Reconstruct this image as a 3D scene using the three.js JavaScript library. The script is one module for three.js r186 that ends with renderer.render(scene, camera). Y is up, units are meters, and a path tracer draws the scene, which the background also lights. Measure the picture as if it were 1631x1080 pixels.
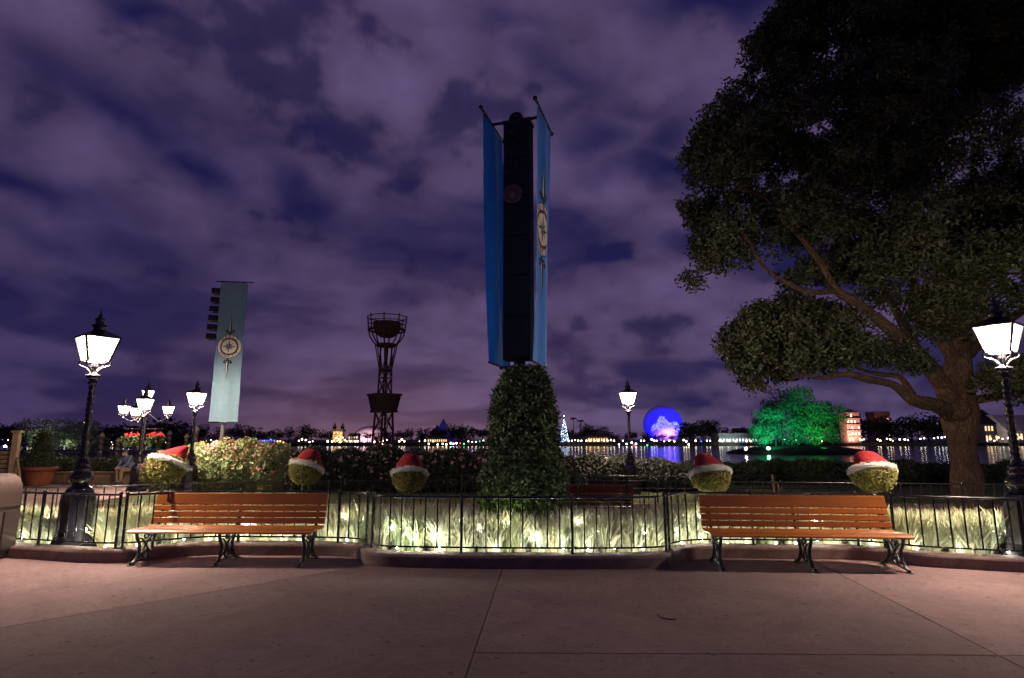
import * as THREE from 'three';
import { mergeGeometries } from 'three/addons/utils/BufferGeometryUtils.js';
import { MarchingCubes } from 'three/addons/objects/MarchingCubes.js';

// ---------------------------------------------------------------- camera, sky, exposure
const scene = new THREE.Scene();
const EYE = 1.6, FOCAL = 937, CX = 815.5, CY = 540, PITCH = Math.atan(160 / 937);   // photograph: 1631 x 1080 pixels
const camera = new THREE.PerspectiveCamera(2 * Math.atan(540 / FOCAL) * 180 / Math.PI, 1631 / 1080, 0.1, 3000);
camera.position.set(0, EYE, 0);
camera.lookAt(0, EYE + Math.tan(PITCH), -1);
const renderer = new THREE.WebGLRenderer({ antialias: true });
renderer.toneMapping = THREE.LinearToneMapping;
renderer.toneMappingExposure = 1;
renderer.shadowMap.enabled = true;

const cp = Math.cos(PITCH), sp = Math.sin(PITCH);
function ray(px, py) { const u = (px - CX) / FOCAL, v = -(py - CY) / FOCAL; return [u, sp + v * cp, -cp + v * sp]; }
function at(px, py, z) { const d = ray(px, py), t = z / d[2]; return new THREE.Vector3(d[0] * t, EYE + d[1] * t, z); }   // the point of a photo direction on the plane at depth z
function mulberry(a) { return function () { a |= 0; a = a + 0x6D2B79F5 | 0; let t = Math.imul(a ^ a >>> 15, 1 | a); t = t + Math.imul(t ^ t >>> 7, 61 | t) ^ t; return ((t ^ t >>> 14) >>> 0) / 4294967296; }; }
const R = mulberry(20241);
const rr = (a, b) => a + (b - a) * R();
// smooth value noise in three dimensions
function hash3(x, y, z) { let h = Math.imul(x, 374761393) ^ Math.imul(y, 668265263) ^ Math.imul(z, 1274126177); h = Math.imul(h ^ h >>> 13, 1274126177); return ((h ^ h >>> 16) >>> 0) / 4294967296; }
function noise(x, y, z = 0) {
  const X = Math.floor(x), Y = Math.floor(y), Z = Math.floor(z); let a = x - X, b = y - Y, c = z - Z;
  a = a * a * (3 - 2 * a); b = b * b * (3 - 2 * b); c = c * c * (3 - 2 * c);
  const L = (p, q, t) => p + (q - p) * t;
  return L(L(L(hash3(X, Y, Z), hash3(X + 1, Y, Z), a), L(hash3(X, Y + 1, Z), hash3(X + 1, Y + 1, Z), a), b), L(L(hash3(X, Y, Z + 1), hash3(X + 1, Y, Z + 1), a), L(hash3(X, Y + 1, Z + 1), hash3(X + 1, Y + 1, Z + 1), a), b), c);
}
function fbm(x, y, z = 0, n = 5) { let s = 0, a = 0.5, t = 0; for (let i = 0; i < n; i++) { s += a * noise(x, y, z); t += a; a *= 0.5; x = x * 2.03 + 7.1; y = y * 2.03 + 3.3; z = z * 2.03 + 1.7; } return s / t; }

// night sky: thin cloud lit by the town, with dark blue gaps
{
  const W = 2048, H = 1024, data = new Float32Array(W * H * 4);
  const clamp = (v, a, b) => Math.min(b, Math.max(a, v)), smooth = (a, b, v) => { v = clamp((v - a) / (b - a), 0, 1); return v * v * (3 - 2 * v); };
  // gaps in the cloud: [photo x, photo y, half length, half width, slope, depth], turned into azimuth and elevation
  const gaps = [[195, 175, 135, 30, 0.42, 1], [300, 205, 60, 26, 0.3, .6], [225, 15, 60, 20, 0.6, 1], [50, 300, 110, 22, 0.25, .95], [325, 285, 50, 22, 0.2, .95], [480, 305, 62, 30, 0.35, 1], [600, 232, 70, 16, 0.2, .7], [700, 228, 45, 12, -0.1, .6],
    [560, 352, 60, 16, 0.6, .6], [640, 415, 90, 18, 0.25, .95], [710, 430, 60, 16, 0, .7], [255, 415, 90, 22, 0.15, .8], [110, 395, 90, 16, 0.2, .6], [640, 480, 60, 16, 0.1, .6], [800, 45, 45, 18, 0.25, .6], [880, 125, 80, 24, 0.4, .7], [920, 165, 60, 20, -0.6, .6],
    [1000, 180, 70, 18, 0.2, .6], [960, 225, 50, 28, 0.3, .9], [1070, 280, 110, 24, 0.1, 1], [1050, 235, 50, 22, -0.5, .8], [1170, 5, 120, 26, 0.1, 1], [940, 425, 80, 10, -0.3, .6], [120, 480, 150, 20, 0.05, .5], [440, 500, 110, 16, 0.1, .4], [30, 100, 90, 26, .5, .5]].map(([x, y, l, w, m, k]) => {
      const d = ray(x, y), n = Math.hypot(...d), s = 1 / FOCAL;
      return { az: Math.atan2(d[0], -d[2]), el: Math.asin(d[1] / n), l: l * s, w: w * s, a: Math.atan(m), k };
    });
  const glow1 = Math.atan2(ray(600, 690)[0], -ray(600, 690)[2]), glow2 = 0.45;
  for (let j = 0; j < H; j++) for (let i = 0; i < W; i++) {
    const el = ((j + 0.5) / H - 0.5) * Math.PI, th = ((i + 0.5) / W - 0.5) * 2 * Math.PI;
    const dx = Math.cos(el) * Math.cos(th), dy = Math.sin(el), dz = Math.cos(el) * Math.sin(th), o = (j * W + i) * 4;
    if (dy < -0.02) { data[o] = 0.012; data[o + 1] = 0.009; data[o + 2] = 0.024; data[o + 3] = 1; continue; }
    const az = Math.atan2(dx, -dz), q = 1 / (Math.max(dy, 0) + 0.16), X = dx * q, Z = dz * q;
    const wx = fbm(X * 1.1 + 11, Z * 1.1 + 5, 1, 4) - 0.5, wz = fbm(X * 1.1 - 9, Z * 1.1 + 21, 2, 4) - 0.5;
    const c1 = fbm(X * 1.25 + wx * 0.9 + Z * 0.3, Z * 1.6 + wz * 0.9, 3, 6), c2 = fbm(X * 3.4 + wx, Z * 4.4 + wz, 9, 5), c3 = fbm(dx * 12, dy * 17, dz * 12, 6);
    let open = smooth(0.50, 0.30, c1) * 0.8 + smooth(0.42, 0.28, c2) * 0.25 + smooth(0.45, 0.29, c3) * 0.6;
    const wu = (fbm(az * 9, el * 9, 4, 5) - 0.5) * 0.10, wv = (fbm(az * 9 + 50, el * 9, 4, 5) - 0.5) * 0.10;
    for (const g of gaps) {
      const u = (az - g.az) * Math.cos(g.el) + wu, v = -(el - g.el) + wv, a = (u * Math.cos(g.a) + v * Math.sin(g.a)) / g.l, b = (-u * Math.sin(g.a) + v * Math.cos(g.a)) / g.w;
      const r = a * a + b * b; if (r < 6) open = Math.max(open, g.k * Math.exp(-r * 0.8));
    }
    open = clamp(open * (0.65 + c2 * 0.7), 0, 1);
    const low = smooth(0.42, 0.05, dy), lightness = 0.78 + 0.9 * (c1 - 0.35) + 0.45 * (c2 - 0.5) + 1.35 * (c3 - 0.5);
    const west = smooth(0.1, -0.75, az) * smooth(0.55, 0.02, dy);
    let r = 0.080, g = 0.055, b = 0.130;                                     // cloud
    r = r * lightness; g = g * lightness; b = b * lightness;
    r += (0.022 - r) * west * 0.6; g += (0.018 - g) * west * 0.6; b += (0.080 - b) * west * 0.6;
    r += (0.012 - r) * open; g += (0.011 - g) * open; b += (0.062 - b) * open;
    const gl = Math.exp(-Math.pow((az - glow1) / 0.30, 2)) * Math.exp(-Math.max(dy, 0) / 0.085), g2 = Math.exp(-Math.pow((az - glow2) / 0.6, 2)) * Math.exp(-Math.max(dy, 0) / 0.12);
    r += 0.13 * gl + 0.012 * g2; g += 0.060 * gl + 0.010 * g2; b += 0.045 * gl + 0.020 * g2;
    data[o] = r; data[o + 1] = g; data[o + 2] = b; data[o + 3] = 1;
  }
  const sky = new THREE.DataTexture(data, W, H, THREE.RGBAFormat, THREE.FloatType);
  sky.mapping = THREE.EquirectangularReflectionMapping; sky.magFilter = THREE.LinearFilter; sky.minFilter = THREE.LinearFilter; sky.wrapS = THREE.RepeatWrapping; sky.needsUpdate = true;
  scene.background = sky; scene.environment = sky;
}

// ---------------------------------------------------------------- helpers
const V = (x, y, z) => new THREE.Vector3(x, y, z);
const taken = {};
function numbered(n) { const k = taken[n] = (taken[n] ?? -1) + 1; return k ? n + '_' + String(k).padStart(3, '0') : n; }
function tag(o, label, category, group, kind) { if (label) o.userData.label = label; if (category) o.userData.category = category; if (group) o.userData.group = group; if (kind) o.userData.kind = kind; return o; }
function thing(name, label, category, pos = [0, 0, 0], turn = 0, group) { const o = new THREE.Group(); o.name = numbered(name); o.position.set(...pos); o.rotation.y = turn; scene.add(o); return tag(o, label, category, group); }
function copy(o, pos, turn, label) { const c = o.clone(); c.name = numbered(o.name.replace(/_\d{3}$/, '')); c.userData = { ...o.userData }; if (label) c.userData.label = label; c.position.set(...pos); c.rotation.y = turn; scene.add(c); return c; }
function plain(g) {
  g = g.index ? g.toNonIndexed() : g.clone();
  for (const k of Object.keys(g.attributes)) if (!['position', 'normal', 'uv', 'color'].includes(k)) g.deleteAttribute(k);
  if (!g.attributes.normal) g.computeVertexNormals();
  if (!g.attributes.uv) g.setAttribute('uv', new THREE.BufferAttribute(new Float32Array(g.attributes.position.count * 2), 2));
  return g;
}
function join(list) {
  list = list.map(plain); const anyc = list.some(g => g.attributes.color);
  if (anyc) for (const g of list) if (!g.attributes.color) g.setAttribute('color', new THREE.BufferAttribute(new Float32Array(g.attributes.position.count * 3).fill(1), 3));
  return list.length > 1 ? mergeGeometries(list) : list[0];
}
function part(name, geo, mat, parent) { const m = new THREE.Mesh(Array.isArray(geo) ? join(geo) : geo, mat); m.name = name; m.castShadow = m.receiveShadow = true; parent.add(m); return m; }
function solo(name, geo, mat, label, category, group, kind) { const m = part(numbered(name), geo, mat, scene); return tag(m, label, category, group, kind); }
function structure(name, geo, mat) { return solo(name, geo, mat, null, null, null, 'structure'); }
function move(g, x = 0, y = 0, z = 0, rx = 0, ry = 0, rz = 0) { g.applyMatrix4(new THREE.Matrix4().compose(V(x, y, z), new THREE.Quaternion().setFromEuler(new THREE.Euler(rx, ry, rz)), V(1, 1, 1))); return g; }
// box with a small chamfer all round and uv in metres
function box(w, h, d, x = 0, y = 0, z = 0, c = 0, rx = 0, ry = 0, rz = 0) {
  let g;
  if (c > 0) {
    const s = new THREE.Shape(), a = w / 2 - c, b = h / 2 - c;
    s.moveTo(-a, -b); s.lineTo(a, -b); s.lineTo(a, b); s.lineTo(-a, b); s.closePath();
    g = new THREE.ExtrudeGeometry(s, { depth: Math.max(d - 2 * c, 0.0005), bevelEnabled: true, bevelThickness: c, bevelSize: c, bevelSegments: 1, steps: 1 });
    g.translate(0, 0, -(d - 2 * c) / 2);
  } else g = new THREE.BoxGeometry(w, h, d);
  g = plain(g); metres(g); return move(g, x, y, z, rx, ry, rz);
}
function metres(g, s = 1) {
  const p = g.attributes.position, n = g.attributes.normal, uv = new Float32Array(p.count * 2);
  for (let i = 0; i < p.count; i++) {
    const a = Math.abs(n.getX(i)), b = Math.abs(n.getY(i)), c = Math.abs(n.getZ(i));
    if (b >= a && b >= c) { uv[2 * i] = p.getX(i) * s; uv[2 * i + 1] = p.getZ(i) * s; } else if (a >= c) { uv[2 * i] = p.getZ(i) * s; uv[2 * i + 1] = p.getY(i) * s; } else { uv[2 * i] = p.getX(i) * s; uv[2 * i + 1] = p.getY(i) * s; }
  }
  g.setAttribute('uv', new THREE.BufferAttribute(uv, 2)); return g;
}
function cyl(r0, r1, h, x = 0, y = 0, z = 0, n = 12, rx = 0, ry = 0, rz = 0) { return move(new THREE.CylinderGeometry(r1, r0, h, n), x, y, z, rx, ry, rz); }
function ball(r, x = 0, y = 0, z = 0, n = 12) { return move(new THREE.SphereGeometry(r, n, Math.ceil(n * 0.7)), x, y, z); }
function tube(pts, r, n = 8, seg) { const c = new THREE.CatmullRomCurve3(pts.map(p => p.isVector3 ? p : V(...p))); return new THREE.TubeGeometry(c, seg ?? pts.length * 5, r, n); }
function bar(a, b, r, n = 6) { a = a.isVector3 ? a : V(...a); b = b.isVector3 ? b : V(...b); const d = b.clone().sub(a), g = new THREE.CylinderGeometry(r, r, d.length(), n); g.applyQuaternion(new THREE.Quaternion().setFromUnitVectors(V(0, 1, 0), d.clone().normalize())); const m = a.clone().add(b).multiplyScalar(0.5); return g.translate(m.x, m.y, m.z); }
function lathe(profile, n = 20, x = 0, y = 0, z = 0) { return move(new THREE.LatheGeometry(profile.map(p => new THREE.Vector2(p[0], p[1])), n), x, y, z); }
// a tube whose radius changes along it: points [x, y, z, radius]
function limb(pts, n = 9, wob = 0.12) {
  const c = new THREE.CatmullRomCurve3(pts.map(p => V(p[0], p[1], p[2]))), seg = (pts.length - 1) * 6, fr = c.computeFrenetFrames(seg), pos = [], uv = [], idx = [];
  let len = 0, last = null; const total = c.getLength();
  for (let i = 0; i <= seg; i++) {
    const t = i / seg, k = Math.min(pts.length - 2, Math.floor(t * (pts.length - 1))), f = t * (pts.length - 1) - k, r = pts[k][3] + (pts[k + 1][3] - pts[k][3]) * f, p = c.getPoint(t);
    if (last) len += p.distanceTo(last); last = p;
    for (let j = 0; j <= n; j++) {
      const a = j / n * 2 * Math.PI, w = r * (1 + wob * (noise(p.x * 3 + Math.cos(a) * 1.3, p.y * 1.4 + 3, p.z * 3 + Math.sin(a) * 1.3) - 0.5) * 2), q = p.clone().addScaledVector(fr.normals[i], Math.cos(a) * w).addScaledVector(fr.binormals[i], Math.sin(a) * w);
      pos.push(q.x, q.y, q.z); uv.push(j / n * Math.max(1, Math.round(pts[0][3] * 6)), len);
    }
  }
  for (let i = 0; i < seg; i++) for (let j = 0; j < n; j++) { const a = i * (n + 1) + j, b = a + n + 1; idx.push(a, a + 1, b, b, a + 1, b + 1); }
  const g = new THREE.BufferGeometry(); g.setAttribute('position', new THREE.Float32BufferAttribute(pos, 3)); g.setAttribute('uv', new THREE.Float32BufferAttribute(uv, 2)); g.setIndex(idx); g.computeVertexNormals(); return g;
}
function texture(w, h, fn, srgb = false) {
  const d = new Uint8Array(w * h * 4);
  for (let j = 0; j < h; j++) for (let i = 0; i < w; i++) { const c = fn(i / w, j / h), o = (j * w + i) * 4; d[o] = Math.min(255, Math.max(0, c[0] * 255)); d[o + 1] = Math.min(255, Math.max(0, c[1] * 255)); d[o + 2] = Math.min(255, Math.max(0, c[2] * 255)); d[o + 3] = c.length > 3 ? c[3] * 255 : 255; }
  const t = new THREE.DataTexture(d, w, h); t.wrapS = t.wrapT = THREE.RepeatWrapping; t.magFilter = THREE.LinearFilter; t.minFilter = THREE.LinearMipmapLinearFilter; t.generateMipmaps = true; if (srgb) t.colorSpace = THREE.SRGBColorSpace; t.needsUpdate = true; return t;
}
// noise that repeats over the unit square
function tiled(u, v, f, seed, n = 5) { const s = 2 * Math.PI, k = f / s; return fbm(Math.cos(u * s) * k + seed, Math.sin(u * s) * k + Math.cos(v * s) * k * 0.999, Math.sin(v * s) * k + seed * 0.37, n); }
const lin = (r, g, b) => new THREE.Color().setRGB(r, g, b);
function std(c, rough = 0.8, extra = {}) { return new THREE.MeshStandardMaterial({ color: c, roughness: rough, ...extra }); }
function phys(c, rough, extra = {}) { return new THREE.MeshPhysicalMaterial({ color: c, roughness: rough, ...extra }); }
function scaled(t, s, sy = s) { const c = t.clone(); c.repeat.set(s, sy); c.needsUpdate = true; return c; }

// ---------------------------------------------------------------- materials
const mottled = texture(512, 512, (u, v) => { const a = tiled(u, v, 9, 3, 6), b = tiled(u, v, 60, 8, 4), c = hash3(u * 512 | 0, v * 512 | 0, 5); const k = 0.62 + 0.42 * a + 0.20 * (b - 0.5) + 0.16 * (c - 0.5); return [k, k * 0.99, k * 0.985]; }, true);
const screed = texture(512, 512, (u, v) => { const a = tiled(u, v, 7, 13, 5), b = tiled(u, v, 70, 8, 4), c = hash3(u * 512 | 0, v * 512 | 0, 15); let k = 0.80 + 0.20 * (a - 0.5) + 0.16 * (b - 0.5) + 0.16 * (c - 0.5); const gu = Math.floor(u * 9), gv = Math.floor(v * 9), dx = u * 9 - gu - 0.2 - 0.6 * hash3(gu, gv, 41), dy = v * 9 - gv - 0.2 - 0.6 * hash3(gu, gv, 42), gr = 0.03 + 0.05 * hash3(gu, gv, 43); if (hash3(gu, gv, 44) < 0.45 && dx * dx + dy * dy < gr * gr) k *= 0.72; const st = tiled(u, v, 16, 77, 5); if (st > 0.62) k *= 1 - Math.min(0.045, (st - 0.62) * 0.7); return [k, k * 0.99, k * 0.99]; }, true);
const grit = texture(512, 512, (u, v) => { const b = tiled(u, v, 70, 5, 4), c = hash3(u * 512 | 0, v * 512 | 0, 9); const k = 0.6 * b + 0.4 * c; return [k, k, k]; });
const woodMap = texture(512, 512, (u, v) => { const w = tiled(u, v, 3, 2, 3), g = Math.sin((v * 34 + w * 7) * 2 * Math.PI) * 0.5 + 0.5, f = hash3((v * 512) | 0, (u * 40) | 0, 3), k = 0.58 + 0.24 * g + 0.18 * f + 0.22 * (w - 0.5); return [k, k * 0.95, k * 0.9]; }, true);
const barkBump = texture(256, 512, (u, v) => { const k = Math.pow(Math.abs(tiled(u, v * 0.5, 26, 4, 5) - 0.5) * 2, 0.55) * 0.7 + 0.3 * tiled(u, v, 60, 2, 3); return [k, k, k]; });
const barkMap = texture(256, 512, (u, v) => { const a = Math.pow(Math.abs(tiled(u, v * 0.5, 26, 4, 5) - 0.5) * 2, 0.55), b = tiled(u, v, 8, 9, 4), k = 0.45 + 0.4 * a + 0.35 * (b - 0.3); return [k, k * 0.95, k * 0.88]; }, true);
const smudge = texture(256, 256, (u, v) => { const k = 0.55 + 0.7 * (tiled(u, v, 14, 12, 5) - 0.4); return [k, k, k]; });
const M = {
  iron: phys(lin(0.010, 0.010, 0.013), 0.42, { roughnessMap: smudge }),
  castIron: phys(lin(0.012, 0.014, 0.016), 0.5, { roughnessMap: smudge, bumpMap: scaled(grit, 4), bumpScale: 0.002 }),
  lampIron: phys(lin(0.014, 0.013, 0.018), 0.45, { roughnessMap: smudge }),
  concrete: [0, 1, 2].map(k => std(lin(0.275, 0.172, 0.174).multiplyScalar([1.1, 0.82, 0.9][k]), 0.96, { map: scaled(screed, 0.37 + 0.02 * k), bumpMap: scaled(grit, 0.9), bumpScale: 0.003 })),  // slab tones differ; most of the lighter one is lamplight painted in
  bedding: std(lin(0.09, 0.06, 0.055), 0.95, { bumpMap: scaled(grit, 1), bumpScale: 0.02 }),
  kerb: std(lin(0.27, 0.185, 0.168), 0.85, { map: scaled(mottled, 0.7), bumpMap: scaled(grit, 1.6), bumpScale: 0.006 }),
  soil: std(lin(0.05, 0.036, 0.026), 1, { map: scaled(mottled, 1), bumpMap: scaled(grit, 1), bumpScale: 0.05 }),
  paving: std(lin(0.36, 0.23, 0.21), 0.85, { map: scaled(mottled, 0.23), bumpMap: scaled(grit, 0.8), bumpScale: 0.005 }),
  redBand: std(lin(0.20, 0.065, 0.055), 0.85, { map: scaled(mottled, 0.5) }),
  lawn: std(lin(0.15, 0.19, 0.055), 1, { map: scaled(mottled, 0.8), bumpMap: scaled(grit, 2), bumpScale: 0.06 }),
  wood: [0, 1, 2].map(k => phys(lin(0.64, 0.21, 0.02).multiplyScalar([1, 0.76, 0.88][k]), 0.33, { map: (() => { const t = scaled(woodMap, 0.8, 2.2); t.offset.set(0.31 * k, 0.17 * k); return t; })(), clearcoat: 0.55, clearcoatRoughness: 0.16 })),
  oldWood: std(lin(0.30, 0.21, 0.13), 0.75, { map: scaled(woodMap, 1, 2) }),
  leaf: std(lin(1, 1, 1), 0.55, { side: THREE.DoubleSide }),
  shadedWood: [0, 1, 2].map(k => phys(lin(0.10, 0.032, 0.018).multiplyScalar([1, 0.86, 0.93][k]), 0.36, { map: scaled(woodMap, 0.8, 2.2), clearcoat: 0.5, clearcoatRoughness: 0.16 })),  // bench wood darkened: shade on the rear bench put into its colour
  softLeaf: std(lin(1, 1, 1), 0.7, { side: THREE.DoubleSide }),
  bark: std(lin(0.36, 0.255, 0.18), 0.95, { map: scaled(barkMap, 1, 0.7), bumpMap: scaled(barkBump, 1, 0.7), bumpScale: 0.11 }),
  darkBark: std(lin(0.07, 0.055, 0.042), 0.95),
  core: std(lin(0.012, 0.018, 0.007), 1),  // solid dark fill inside shrubs, added to stop light passing through
};
const glowMat = (r, g, b, k) => new THREE.MeshStandardMaterial({ color: lin(0.02, 0.02, 0.02), roughness: 0.6, emissive: lin(r, g, b), emissiveIntensity: k });

// a twig of leaves, each leaf two folded triangles
function spray(n, len, wid, spread, seed, droop = 0.2) {
  const q = mulberry(seed), pos = [], nor = [];
  for (let i = 0; i < n; i++) {
    const o = V((q() - 0.5), (q() - 0.5), (q() - 0.5)).normalize().multiplyScalar(spread * Math.cbrt(q())), d = V(q() - 0.5, q() - 0.5 - droop, q() - 0.5).normalize(), s = V(q() - 0.5, q() - 0.5, q() - 0.5).cross(d).normalize(), u = d.clone().cross(s), L = len * (0.7 + 0.6 * q()), w = wid * (0.7 + 0.6 * q());
    const a = o, b = o.clone().addScaledVector(d, L), m = o.clone().addScaledVector(d, L * 0.45), c = m.clone().addScaledVector(s, w / 2).addScaledVector(u, w * 0.18), e = m.clone().addScaledVector(s, -w / 2).addScaledVector(u, w * 0.18);
    for (const t of [[a, c, b], [a, b, e]]) { const nn = t[1].clone().sub(t[0]).cross(t[2].clone().sub(t[0])).normalize(); for (const p of t) { pos.push(p.x, p.y, p.z); nor.push(nn.x, nn.y, nn.z); } }
  }
  const g = new THREE.BufferGeometry(); g.setAttribute('position', new THREE.Float32BufferAttribute(pos, 3)); g.setAttribute('normal', new THREE.Float32BufferAttribute(nor, 3)); return g;
}
// many copies of a geometry: spots are [x, y, z, scale, colour], turned at random
function scatter(name, geo, mat, spots, parent, upright = false) {
  const m = new THREE.InstancedMesh(geo, mat, spots.length), M4 = new THREE.Matrix4(), Q = new THREE.Quaternion(), E = new THREE.Euler();
  spots.forEach((s, i) => { E.set(upright ? rr(-0.15, 0.15) : rr(0, 6.28), rr(0, 6.28), upright ? rr(-0.15, 0.15) : rr(0, 6.28)); Q.setFromEuler(E); M4.compose(V(s[0], s[1], s[2]), Q, V(s[3], s[3], s[3])); m.setMatrixAt(i, M4); m.setColorAt(i, s[4]); });
  m.name = name; m.castShadow = m.receiveShadow = true; m.userData.kind = 'stuff'; parent.add(m); return m;
}
const tone = (r, g, b, v = 0.35) => { const k = 1 + rr(-v, v), w = rr(-0.12, 0.12); return lin(r * k * (1 + w), g * k, b * k * (1 - w)); };

// ---------------------------------------------------------------- ground, plaza, planting bed
function extruded(pts, top, bottom) { const s = new THREE.Shape(pts.map(p => new THREE.Vector2(p[0], -p[1]))); const g = new THREE.ExtrudeGeometry(s, { depth: top - bottom, bevelEnabled: false }); g.rotateX(-Math.PI / 2); g.translate(0, bottom, 0); return metres(plain(g)); }
structure('ground', extruded([[90, 40], [-110, 40], [-110, -95], [-40, -92], [-13, -78], [-8, -60], [-8.5, -40], [-5, -24.6], [30, -24.6], [90, -26]], -0.115, -3), M.bedding);
structure('far_shore', extruded((() => { const a = []; for (let x = -900; x <= 900; x += 15) a.push([x, -258 - 12 * fbm(x * 0.02, 3) - (x < -60 ? 0 : 4) + Math.max(0, Math.abs(x) - 230) * 0.25]); a.push([900, -1500], [-900, -1500]); return a; })(), 0.15, -3), std(lin(0.06, 0.06, 0.045), 1, { map: scaled(mottled, 0.05) }));
{
  const ripple = texture(512, 512, (u, v) => { const k = tiled(u, v, 22, 31, 5); return [k, k, k]; });
  const g = new THREE.PlaneGeometry(3000, 1700, 1, 1); g.rotateX(-Math.PI / 2); g.translate(0, -1.2, -800);
  structure('water', metres(plain(g)), phys(lin(0.006, 0.008, 0.014), 0.13, { ior: 1.33, bumpMap: scaled(ripple, 0.09, 0.16), bumpScale: 0.02 }));
}
// concrete slabs between sawn joints (the joints run as they do in the photograph)
{
  const lineA = [[-0.12, -7.8], [-0.32, -4.33]], lineB = [[3.99, -7.8], [3.63, -4.5]], lineC = [[-2.02, -7.8], [-4.41, -5.42]], lineD = [[0, -4.81], [3.84, -4.76]], lineE = [[-9.5, -7.5], [-9.8, -2]], lineF = [[10, -7.8], [9.7, -4]];
  const side = (l, p) => (l[1][0] - l[0][0]) * (p[1] - l[0][1]) - (l[1][1] - l[0][1]) * (p[0] - l[0][0]);
  function clip(poly, l, keep) {
    const n = Math.hypot(l[1][0] - l[0][0], l[1][1] - l[0][1]), out = [], f = p => keep * side(l, p) / n - 0.0035;
    for (let i = 0; i < poly.length; i++) { const a = poly[i], b = poly[(i + 1) % poly.length], fa = f(a), fb = f(b); if (fa >= 0) out.push(a); if (fa * fb < 0) { const t = fa / (fa - fb); out.push([a[0] + (b[0] - a[0]) * t, a[1] + (b[1] - a[1]) * t]); } }
    return out;
  }
  const sgn = (l, p) => Math.sign(side(l, p)), plaza = new THREE.Group(); plaza.name = 'plaza'; plaza.userData.kind = 'structure'; scene.add(plaza);
  const all = [[-22, 6], [22, 6], [22, -9.2], [-22, -9.2]];
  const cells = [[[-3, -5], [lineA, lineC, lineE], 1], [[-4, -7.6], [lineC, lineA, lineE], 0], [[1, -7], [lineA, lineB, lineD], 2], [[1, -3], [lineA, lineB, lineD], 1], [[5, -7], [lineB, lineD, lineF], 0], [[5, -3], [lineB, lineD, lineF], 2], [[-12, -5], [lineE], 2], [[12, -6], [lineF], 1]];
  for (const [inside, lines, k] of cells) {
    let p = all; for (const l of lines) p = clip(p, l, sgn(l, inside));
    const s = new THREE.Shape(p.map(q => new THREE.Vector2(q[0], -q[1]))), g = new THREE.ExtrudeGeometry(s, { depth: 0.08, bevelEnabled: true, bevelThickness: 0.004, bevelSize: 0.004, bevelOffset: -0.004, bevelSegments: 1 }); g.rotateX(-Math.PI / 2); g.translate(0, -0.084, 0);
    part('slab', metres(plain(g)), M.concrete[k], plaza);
  }
}
// the promenade behind the bed, its red border, the lawn and its edging
structure('promenade', extruded([[-40, -9], [30, -9], [30, -14.7], [-10.8, -14.7], [-10.8, -23.4], [-40, -23.4]], -0.1, -0.112), M.paving);
structure('red_border', extruded([[-10.8, -14.7], [30, -14.7], [30, -15.1], [-10.8, -15.1]], -0.096, -0.112), M.redBand);
structure('lawn_kerb', [box(40.9, 0.13, 0.16, 9.65, -0.045, -15.19, 0.012), box(0.16, 0.13, 9.4, -10.88, -0.045, -19.96, 0.012)], M.kerb);
structure('lawn', extruded([[-10.8, -15.28], [30, -15.28], [30, -24.55], [-10.8, -24.55]], -0.02, -0.112), M.lawn);

const frontPts = [[-10.5, -9.25], [-8.6, -8.75], [-6.7, -8.4], [-5.7, -8.14], [-5.15, -8.14], [-4.75, -8.4], [-4.35, -8.62], [-3.4, -8.62], [-2.45, -8.55], [-2.1, -8.4], [-1.95, -8.08], [-1.7, -7.9], [-1.2, -7.82], [0, -7.75], [1.2, -7.74], [1.75, -7.78], [2.08, -7.9], [2.3, -8.2], [2.6, -8.38], [3.7, -8.36], [4.7, -8.3], [5.0, -8.12], [5.25, -7.9], [5.7, -7.72], [6.4, -7.5], [8, -7.15], [10.5, -6.8]];
const front = new THREE.CatmullRomCurve3(frontPts.map(p => V(p[0], 0, p[1])), false, 'centripetal').getSpacedPoints(420);
const backPts = [[-10.5, -9.55], [-8.5, -9.45], [-6.9, -9.55], [-5.5, -10.25], [-4, -10.75], [0, -11.05], [4, -10.7], [7, -10.3], [10.5, -9.8]];
const back = new THREE.CatmullRomCurve3(backPts.map(p => V(p[0], 0, p[1])), false, 'centripetal').getSpacedPoints(200);
function offset(line, d) { return line.map((p, i) => { const a = line[Math.max(0, i - 3)], b = line[Math.min(line.length - 1, i + 3)], t = b.clone().sub(a).normalize(); return V(p.x + t.z * d, 0, p.z - t.x * d); }); }   // d > 0: away from the camera side
function zOn(line, x) { let best = line[0]; for (const p of line) if (Math.abs(p.x - x) < Math.abs(best.x - x)) best = p; return best.z; }
function swept(line, profile) {
  const pos = [], idx = [], n = profile.length, lines = profile.map(q => offset(line, q[0]));
  const uv = []; let s = 0;
  for (let i = 0; i < line.length; i++) { if (i) s += line[i].distanceTo(line[i - 1]); let c = 0; for (let j = 0; j < n; j++) { if (j) c += Math.hypot(profile[j][0] - profile[j - 1][0], profile[j][1] - profile[j - 1][1]); pos.push(lines[j][i].x, profile[j][1], lines[j][i].z); uv.push(s, c); } }
  for (let i = 0; i < line.length - 1; i++) for (let j = 0; j < n - 1; j++) { const a = i * n + j, b = a + n; idx.push(a, b, a + 1, b, b + 1, a + 1); }
  const g = new THREE.BufferGeometry(); g.setAttribute('position', new THREE.Float32BufferAttribute(pos, 3)); g.setAttribute('uv', new THREE.Float32BufferAttribute(uv, 2)); g.setIndex(idx); const q = g.toNonIndexed(); q.computeVertexNormals(); return q;
}
structure('kerb', swept(front, [[0, -0.1], [0, 0.125], [0.012, 0.148], [0.04, 0.158], [0.25, 0.158], [0.272, 0.148], [0.28, 0.12], [0.28, -0.1]]), M.kerb);
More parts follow.
